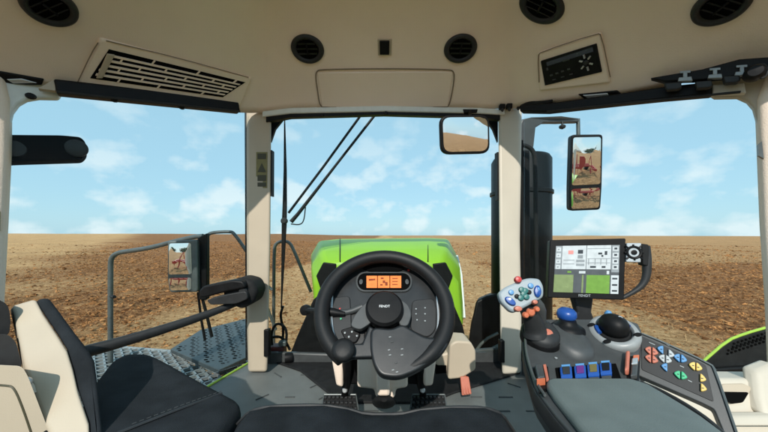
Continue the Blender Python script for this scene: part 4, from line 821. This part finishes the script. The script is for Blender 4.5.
# key panel right of the console
pc = P(678, 370, .80); pn = V(-.50, -.62, .62).normalized()
def kp(x, y, h=0): return onplane(x, y, pc+pn*h, pn)
kpn = thing('key_panel', pc, 'slanted control panel with coloured triangular keys right of the armrest', 'control panel')
MB().prism([kp(x, y) for x, y in rpoly([(639.5, 331.5), (662, 341), (711, 363), (716, 369), (738, 436), (725, 436), (714, 409), (702, 403), (662, 385.5), (637.5, 375), (638, 352)], 3)], -pn*.03).build('frame', 'grey_plastic', kpn, bevel=.005, seg=3)
MB().prism([kp(x, y, .002) for x, y in rpoly([(641.5, 336), (706, 365), (714, 402), (641.5, 369.5)], 2.5)], -pn*.01).build('face', 'charcoal', kpn, bevel=.002)
MB().tube([kp(x, y, .003) for x, y in ((642, 333.5), (662, 341.5), (711, 364), (715, 370), (737, 434))], .0028, 6, smooth=1).build('rim', 'steel', kpn)
pr = kp(700, 370)-kp(660, 352); pr.normalize(); pu = pn.cross(pr)
for x, y, m, two in ((651.7, 350.8, 'salmon', 2), (651.7, 358.7, 'salmon', 2), (664, 350, 'blue_pale', 1), (668, 353, 'key_white', 0), (665.3, 358.7, 'key_white', 2), (680.5, 358, 'blue_pale', 2), (695.8, 366.3, 'yellow', 2), (668, 367.5, 'blue_pale', 1), (680.8, 375, 'btn_green', 2), (699.7, 377.3, 'yellow', 0), (700.3, 387, 'yellow', 0)):
    for s_ in ((-1, 1) if two == 2 else ((-1,) if two == 1 else (1,))):
        n_ = 14; sh_ = [(x+s_*(.7+5.6*(.5-.5*math.cos(t))**.8) if False else x+s_*(.6+5.9*max(0, math.sin(t/2))**1.5), y+s_*1.6*max(0, math.sin(t/2))+(4.0*math.cos(t/2+0))*(1-.25*math.sin(t/2))) for t in [2*math.pi*i/n_ for i in range(n_+1)]][:-1]
        sh_ = [(x+s_*(.6+6.2*a_), y+s_*2.2*a_+b_) for a_, b_ in ((0, -4.1), (.25, -3.9), (.5, -3.1), (.75, -1.9), (.95, -.6), (1, .1), (.93, .8), (.72, 1.9), (.45, 3.0), (.22, 3.7), (0, 4.0))]
        kk = MB().prism([kp(a_, b_, .009) for a_, b_ in sh_], -pn*.008).build('key', m, kpn, bevel=.002, seg=3)
        qx = x+s_*2.6; qy = y+s_*.9
        MB().prism([kp(qx-1.1, qy-.5, .0098), kp(qx+1, qy-.1, .0098), kp(qx+1, qy+.7, .0098), kp(qx-1.1, qy+.3, .0098)], -pn*.001).build('symbol', 'lcd_ink', kk, smooth=False)
for x, y, l in ((652, 343.5, 6), (682, 366.5, 4), (690, 381, 4), (668, 345, 3)):
    MB().prism([kp(x-l/2, y-.3-l*.22, .0035), kp(x+l/2, y-.3+l*.22, .0035), kp(x+l/2, y+.4+l*.22, .0035), kp(x-l/2, y+.4-l*.22, .0035)], -pn*.001).build('key_caption', 'galv', kpn, smooth=False)
MB().tube([kp(640, 374, -.01), kp(652, 377, -.012), kp(670, 382, -.02)], .010, 8).build('hinge', 'black', kpn)

# multifunction joystick
js = thing('joystick', C(534, 330, 0), 'silver headed joystick with many coloured buttons before the right front pillar', 'joystick')
jc = P(521, 294, .80); jn = V(-.15, -.9, .35).normalized()
def jp(x, y, h=0): return onplane(x, y, jc+jn*h, jn)
MB().prism([jp(x, y) for x, y in rpoly([(498, 293), (505, 287), (522, 279.5), (530, 277.5), (540, 278.5), (544, 286), (544, 297), (524, 308), (515, 312.5), (510, 311), (501, 302)], 3.5)], -jn*.03).build('head', 'pearl', js, bevel=.007, seg=3)
def btn(x, y, rx, ry, m, h=.006, rot=0, name='button'):
    xd = (jp(x+1, y)-jp(x, y)).normalized(); yd = jn.cross(xd)
    xr = xd*math.cos(rot)+yd*math.sin(rot)
    MB().lathe([(1, -.002), (1, h*.6), (.85, h), (0, h*1.1)] and [(rx, -.002), (rx, h*.6), (rx*.8, h), (0, h*1.15)], jp(x, y), jn, 20, sx=1, sy=ry/rx, xdir=xr).build(name, m, js)
btn(517.5, 280, .010, .010, 'red', .012); btn(511, 292.5, .0075, .0075, 'blue_pale'); btn(510, 301.3, .016, .0095, 'blue', .008, -.7)
btn(530.5, 286, .0078, .0078, 'blue_pale'); btn(537.2, 291.5, .017, .0095, 'blue', .008, 1.4)
btn(509, 299.5, .005, .004, 'white', .0095, 0); btn(537.5, 289.5, .004, .006, 'blue_pale', .0095)
for x, y in ((521.5, 290), (526, 297), (520.5, 298), (525, 291), (523.3, 294.2)): btn(x, y, .0085, .0085, 'teal', .007)
btn(516.7, 296.4, .0065, .0065, 'black'); btn(528.8, 292.2, .0065, .0065, 'black')
btn(534.2, 302.3, .0075, .0065, 'salmon', .01); btn(517.5, 309, .011, .008, 'salmon', .01)
MB().tube([P(526, 308, .84), P(531, 316, .85), P(535, 328, .86), P(536, 336, .86)], [.020, .026, .030, .036], 16, smooth=2).build('shaft', 'charcoal', js)
MB().tube([P(533, 300, .845), P(539, 308, .845), P(541, 320, .86)], [.018, .020, .014], 12, smooth=1).build('grip', 'grey_plastic', js)
for x, y, r0 in ((530, 312, .012), (525, 315, .009), (536, 309, .008)): MB().lathe([(r0, 0), (r0, .006), (r0*.7, .010), (0, .011)], P(x, y, .815), (0, -1, .2), 16).build('trigger', 'orange', js)

# terminal
tm = thing('touch_terminal', P(587, 300, .95), 'black framed touch terminal showing a green field map', 'monitor')
tc_ = P(587, 269, .95); tn_ = V(-.28, -.95, .12).normalized()
def tp(x, y, h=0): return onplane(x, y, tc_+tn_*h, tn_)
MB().prism([tp(x, y) for x, y in rpoly([(550, 240), (626, 238.3), (624.2, 300), (547.5, 297.6)], 1.5)], -tn_*.035).build('housing', 'black', tm, bevel=.004)
sq_ = [np.array(q, float) for q in ((556, 246), (619.7, 245), (618.3, 294), (553.3, 292))]
def sc_(u, v): q = (sq_[0]*(1-u)+sq_[1]*u)*(1-v)+(sq_[3]*(1-u)+sq_[2]*u)*v; return tuple(q)
def sr(u0, v0, u1, v1, m, lvl, name='screen_tile', par=None):
    return MB().prism([tp(*sc_(u, v), .001+.0007*lvl) for u, v in ((u0, v0), (u1, v0), (u1, v1), (u0, v1))], -tn_*.0006).build(name, m, par or tm, smooth=False)
scn = sr(0, 0, 1, 1, 'lcd_bar', 0, 'screen')
def T(*a): return sr(*a, par=scn, name='screen_tile')
T(0, 0, .10, .50, 'lcd_grey', 1); T(.105, 0, .48, .5, 'lcd_white', 1); T(.49, 0, .87, .5, 'lcd_white', 1); T(.88, 0, 1, .56, 'lcd_grey', 1)
T(0, .62, .86, 1, 'lcd_green', 1); T(0, .62, .30, 1, 'lcd_olive', 2); T(.30, .62, .50, 1, 'lcd_bar', 3); T(.43, .62, .455, 1, 'lcd_olive', 4); T(.88, .62, 1, 1, 'lcd_white', 1)
T(.20, .10, .28, .18, 'lcd_red', 2); T(.35, .09, .43, .17, 'lcd_ink', 2); T(.35, .20, .43, .27, 'lcd_grey', 2)
T(.67, .15, .73, .19, 'lcd_ink', 2); T(.72, .2, .75, .24, 'lcd_ink', 2); T(.77, .12, .81, .2, 'lcd_ink', 2); T(.55, .43, .64, .47, 'lcd_ink', 2); T(.73, .43, .79, .47, 'lcd_ink', 2); T(.38, .54, .48, .59, 'lcd_white', 2); T(.2, .54, .26, .58, 'lcd_green', 2); T(.81, .53, .85, .60, 'lcd_white', 2)
for v in (.03, .16, .29, .41): T(.015, v, .085, v+.09, 'lcd_white', 2); T(.895, v, .985, v+.09, 'lcd_white', 2); T(.92, v+.02, .965, v+.06, 'lcd_ink', 3); T(.035, v+.03, .06, v+.06, 'lcd_grey', 3)
for v in (.65, .78, .90): T(.90, v+.02, .98, v+.055, 'lcd_ink', 2)
for v in (.30, .38): T(.13, v, .30, v+.015, 'lcd_grey', 2); T(.33, v, .46, v+.05, 'lcd_grey', 2)
for v in (.06, .27, .36): T(.50, v, .86, v+.012, 'lcd_grey', 2)
for u in (.52, .62, .71, .8): T(u, .27, u+.01, .40, 'lcd_grey', 3)
text('emblem', 'FENDT', 'silver', tm, tp(584.5, 295.7, .001), tp(590, 269.2)-tp(580, 269.2), tn_.cross(tp(590, 269)-tp(580, 269)), .0115)
MB().prism([P(x, y, .99) for x, y in ((574, 297), (594, 298), (592, 312), (597, 326), (572, 326), (578, 312))], (0, .03, 0)).build('stand', 'charcoal', tm, bevel=.006)
nv_ = thing('navigation_pad', tp(634, 252), 'square silver navigation pad with black round keys right of the terminal screen', 'keypad')
MB().prism([tp(x, y, .004) for x, y in rpoly([(626.8, 243), (641.5, 243), (641, 262.5), (626.3, 262)], 1)], -tn_*.02).build('plate', 'silver', nv_, bevel=.002)
nxd = (tp(640, 252)-tp(630, 252)).normalized(); nyd = tn_.cross(nxd); ncx = tp(633.9, 252.4, .004)
MB().tube([ncx+(nxd*math.cos(t)+nyd*math.sin(t))*.0185 for t in [2*math.pi*i/32 for i in range(32)]], .0042, 8, True).build('key_ring', 'black', nv_)
MB().lathe([(.008, 0), (.008, .003), (0, .004)], ncx, tn_, 16).build('enter_key', 'black', nv_)
for t in range(8): MB().tube([ncx+(nxd*math.cos(t*math.pi/4)+nyd*math.sin(t*math.pi/4))*.021, ncx+(nxd*math.cos(t*math.pi/4)+nyd*math.sin(t*math.pi/4))*(.031 if t % 2 else .026)], .003, 6).build('corner_key', 'black', nv_)
th = thing('terminal_handle', tp(648, 270), 'curved dark grab handle beside the navigation pad', 'handle')
MB().prism([tp(x, y, .002) for x, y in rpoly([(641.5, 243.5), (649, 244.5), (649.5, 250), (648.5, 266), (643, 265)], 1.5)], -tn_*.03).build('clamp', 'rubber', th, bevel=.003)
MB().tube([tp(x, y, -.012) for x, y in ((646.5, 246), (647, 262), (646.5, 278), (641, 287), (631, 293.5), (622, 298))], [.010, .013, .011, .009, .007, .006], 12, smooth=2).build('grip', 'charcoal', th)

# ------------------------------------------------------------------ bottom right: cream side panel, rear mudguard
sp_ = thing('side_console', P(720, 440, .95), 'cream moulded side console with recess in the lower right corner', 'side console')
SY = lambda x, y: interp(y, [(360, 1.02), (385, .98), (432, .90), (470, .86)])
def S(x, y, d=0): return P(x, y, SY(x, y)+d)
MB().prism([S(x, y) for x, y in ((716, 378.5), (768, 379), (830, 380), (830, 470), (700, 470), (640, 412), (642, 398), (650, 391), (668, 389), (690, 395), (712, 396))], (0.03, .10, -.02)).build('body', 'cream', sp_, bevel=.012, seg=4)
MB().prism([S(x, y, -.004) for x, y in rpoly([(722, 384.5), (745, 384), (752, 388), (750, 392), (743, 403), (730, 404), (724, 399)], 3)], (0, .012, 0)).build('recess_wall', 'beige', sp_, bevel=.003)
MB().prism([S(x, y, -.006) for x, y in rpoly([(723, 392), (749, 392.5), (743, 402.5), (731, 404), (725, 400)], 2)], (0, .012, 0)).build('recess', 'hole', sp_)
MB().prism([S(x, y, -.03) for x, y in ((728, 417), (830, 416), (830, 427), (732, 427))], (0, .03, 0)).build('ledge', 'cream', sp_, bevel=.008, seg=3)
MB().prism([S(x, y, -.02) for x, y in ((757, 372), (775, 365), (800, 372), (800, 425), (765, 418), (760, 398))], (0, .05, 0)).build('rib', 'cream', sp_, bevel=.015, seg=3)
rm = thing('rear_mudguard', P(740, 378, 1.3), 'black rear mudguard with bright green edge outside the right window', 'mudguard')
MB().prism([P(x, y, 1.75) for x, y in ((703, 362), (727, 341.5), (745, 334.5), (768, 328), (830, 312), (830, 382), (716, 380))], (.38, .30, -.16)).build('panel', 'rubber', rm, bevel=.015, seg=3)
MB().tube([P(x, y, 1.735) for x, y in ((703, 361.5), (727, 340.5), (745, 333.5), (768, 327), (830, 311))], .0075, 8, smooth=1).build('edge_line', 'lime', rm)
MB().prism([P(x, y, 1.72) for x, y in ((716, 369), (760, 366), (830, 362), (830, 382), (716, 380))], (0, .03, 0)).build('lower_lip', 'black', rm, bevel=.012, seg=3)
k = MB()
for i in range(14):
    for j in range(4):
        x = 734+i*4+(2 if j % 2 else 0)+j*.2-j*3; y = 343.5-.33*(i*4)+j*3.4
        k.lathe([(.008, 0), (.007, .003), (0, .003)], P(x, y, 1.748), (0, -1, 0), 6)
k.build('mesh_holes', 'hole', rm)

# ------------------------------------------------------------------ what the mirrors show: plough and trees behind
pg = thing('plough', (0, -7, GZ), 'red plough towed behind the tractor, seen in the side mirrors', 'plough')
k = MB()
for y in (-12.5, -13.8, -15.1): k.box((0, y, -.45), 15, .22, .22)
for x in np.linspace(-7, 7, 11): k.box((x, -13.8, -.38), .18, 3.0, .18)
for x in (-3.4, 3.4): k.box((x, -12.6, .15), 1.6, .25, 1.0)
k.box((0, -9, -.7), .25, 7.2, .25)
for x in (-6, -4, -2, 2, 4, 6): k.tube([V(x, -12.4, -.35), V(x*.95, -12.9, .75), V(x*.97, -14.8, .25), V(x*.95, -15.2, -.4)], .09, 8)
k.build('frame', 'plough_red', pg, bevel=.01)
for i, x in enumerate(np.linspace(-7.2, 7.2, 22)):
    y = (-12.5, -13.8, -15.1)[i % 3]; MB().tube([V(x, y, -.4), V(x, y-.45, -.8), V(x, y-.1, -1.3), V(x, y+.3, -1.6)], [.07, .07, .07, .04], 8, smooth=2).build('tine', 'plough_red', pg)
for x in (-5.4, 5.4): MB().lathe([(.52, -.2), (.55, -.12), (.55, .12), (.52, .2), (.2, .2), (0, .12)], (x, -16.2, GZ+.55), (1, 0, 0), 28).build('wheel', 'tyre', pg)
def tree(x, y, h, w_, lab):
    t = thing('tree', (x, y, GZ), lab, 'tree', 'trees at the far edge of the field behind the tractor')
    MB().tube([V(x, y, GZ-1), V(x+.3, y, GZ+h*.4), V(x, y, GZ+h*.7)], [.5, .35, .15], 8).build('trunk', 'bark', t)
    n = 2200; u = rng.normal(0, 1, (n, 3)); u /= np.linalg.norm(u, axis=1)[:, None]; rr_ = rng.uniform(.35, 1, n)**.5
    lump = np.array([1+.35*noise.noise(V(*(q*2.2))+V(x, y, 0)) for q in u]); c_ = u*(rr_*lump)[:, None]*np.array([w_, w_, h*.38])+np.array([x, y, GZ+h*.62])
    me_v, me_f = [], []
    for i, p in enumerate(c_):
        a = rng.normal(0, .32, (3, 3)); me_v += [tuple(p+q) for q in a]; me_f.append((3*i, 3*i+1, 3*i+2))
    me = bpy.data.meshes.new('crown'); me.from_pydata([tuple(Vector(v)-ORG[t.name]) for v in me_v], [], me_f); me.materials.append(M['leaf']); o = bpy.data.objects.new('crown', me); COL.objects.link(o); o.parent = t
mat('leaf', (.06, .10, .025), .8, var=.4, scale=1.5, bump=0)
tree(36, -150, 9, 6.5, 'round green tree behind the tractor, seen at the right of the side mirrors')
tree(52, -155, 9, 6, 'round green tree standing alone at the far field edge, second in the right side mirror')
tree(-44, -150, 9, 6, 'round green tree behind the tractor, seen in the left side mirror')
tree(-62, -156, 9, 6, 'round green tree seen second in the left side mirror')
tb_ = thing('tractor', (0, -1.9, GZ), 'rear of the tractor with green mudguards over large tyres, seen in the side mirrors', 'tractor')
for s_ in (-1, 1):
    rw = MB().lathe([(.46, -.22), (.40, -.18), (.15, -.05), (.15, .05), (.40, .18), (.46, .22)], (s_*1.45, -1.9, GZ+1.03), (1, 0, 0), 32).build('wheel', 'white', tb_)
    MB().lathe([(.45, -.30), (.85, -.33), (1.0, -.28), (1.03, 0), (1.0, .28), (.85, .33), (.45, .30)], (s_*1.45, -1.9, GZ+1.03), (1, 0, 0), 48).build('tyre', 'tyre', rw, angle=60)
    MB().loft([[V(s_*xo, -1.9+rr_*math.cos(t), GZ+1.03+rr_*math.sin(t)) for xo, rr_ in ((1.05, 1.14), (1.85, 1.14), (1.85, 1.18), (1.05, 1.18))] for t in np.linspace(.35, 2.6, 16)]).build('mudguard', 'green', tb_, bevel=.01)
MB().box((0, -2.3, -1.0), 1.6, 2.0, .9).build('rear_axle', 'black', tb_, bevel=.05)
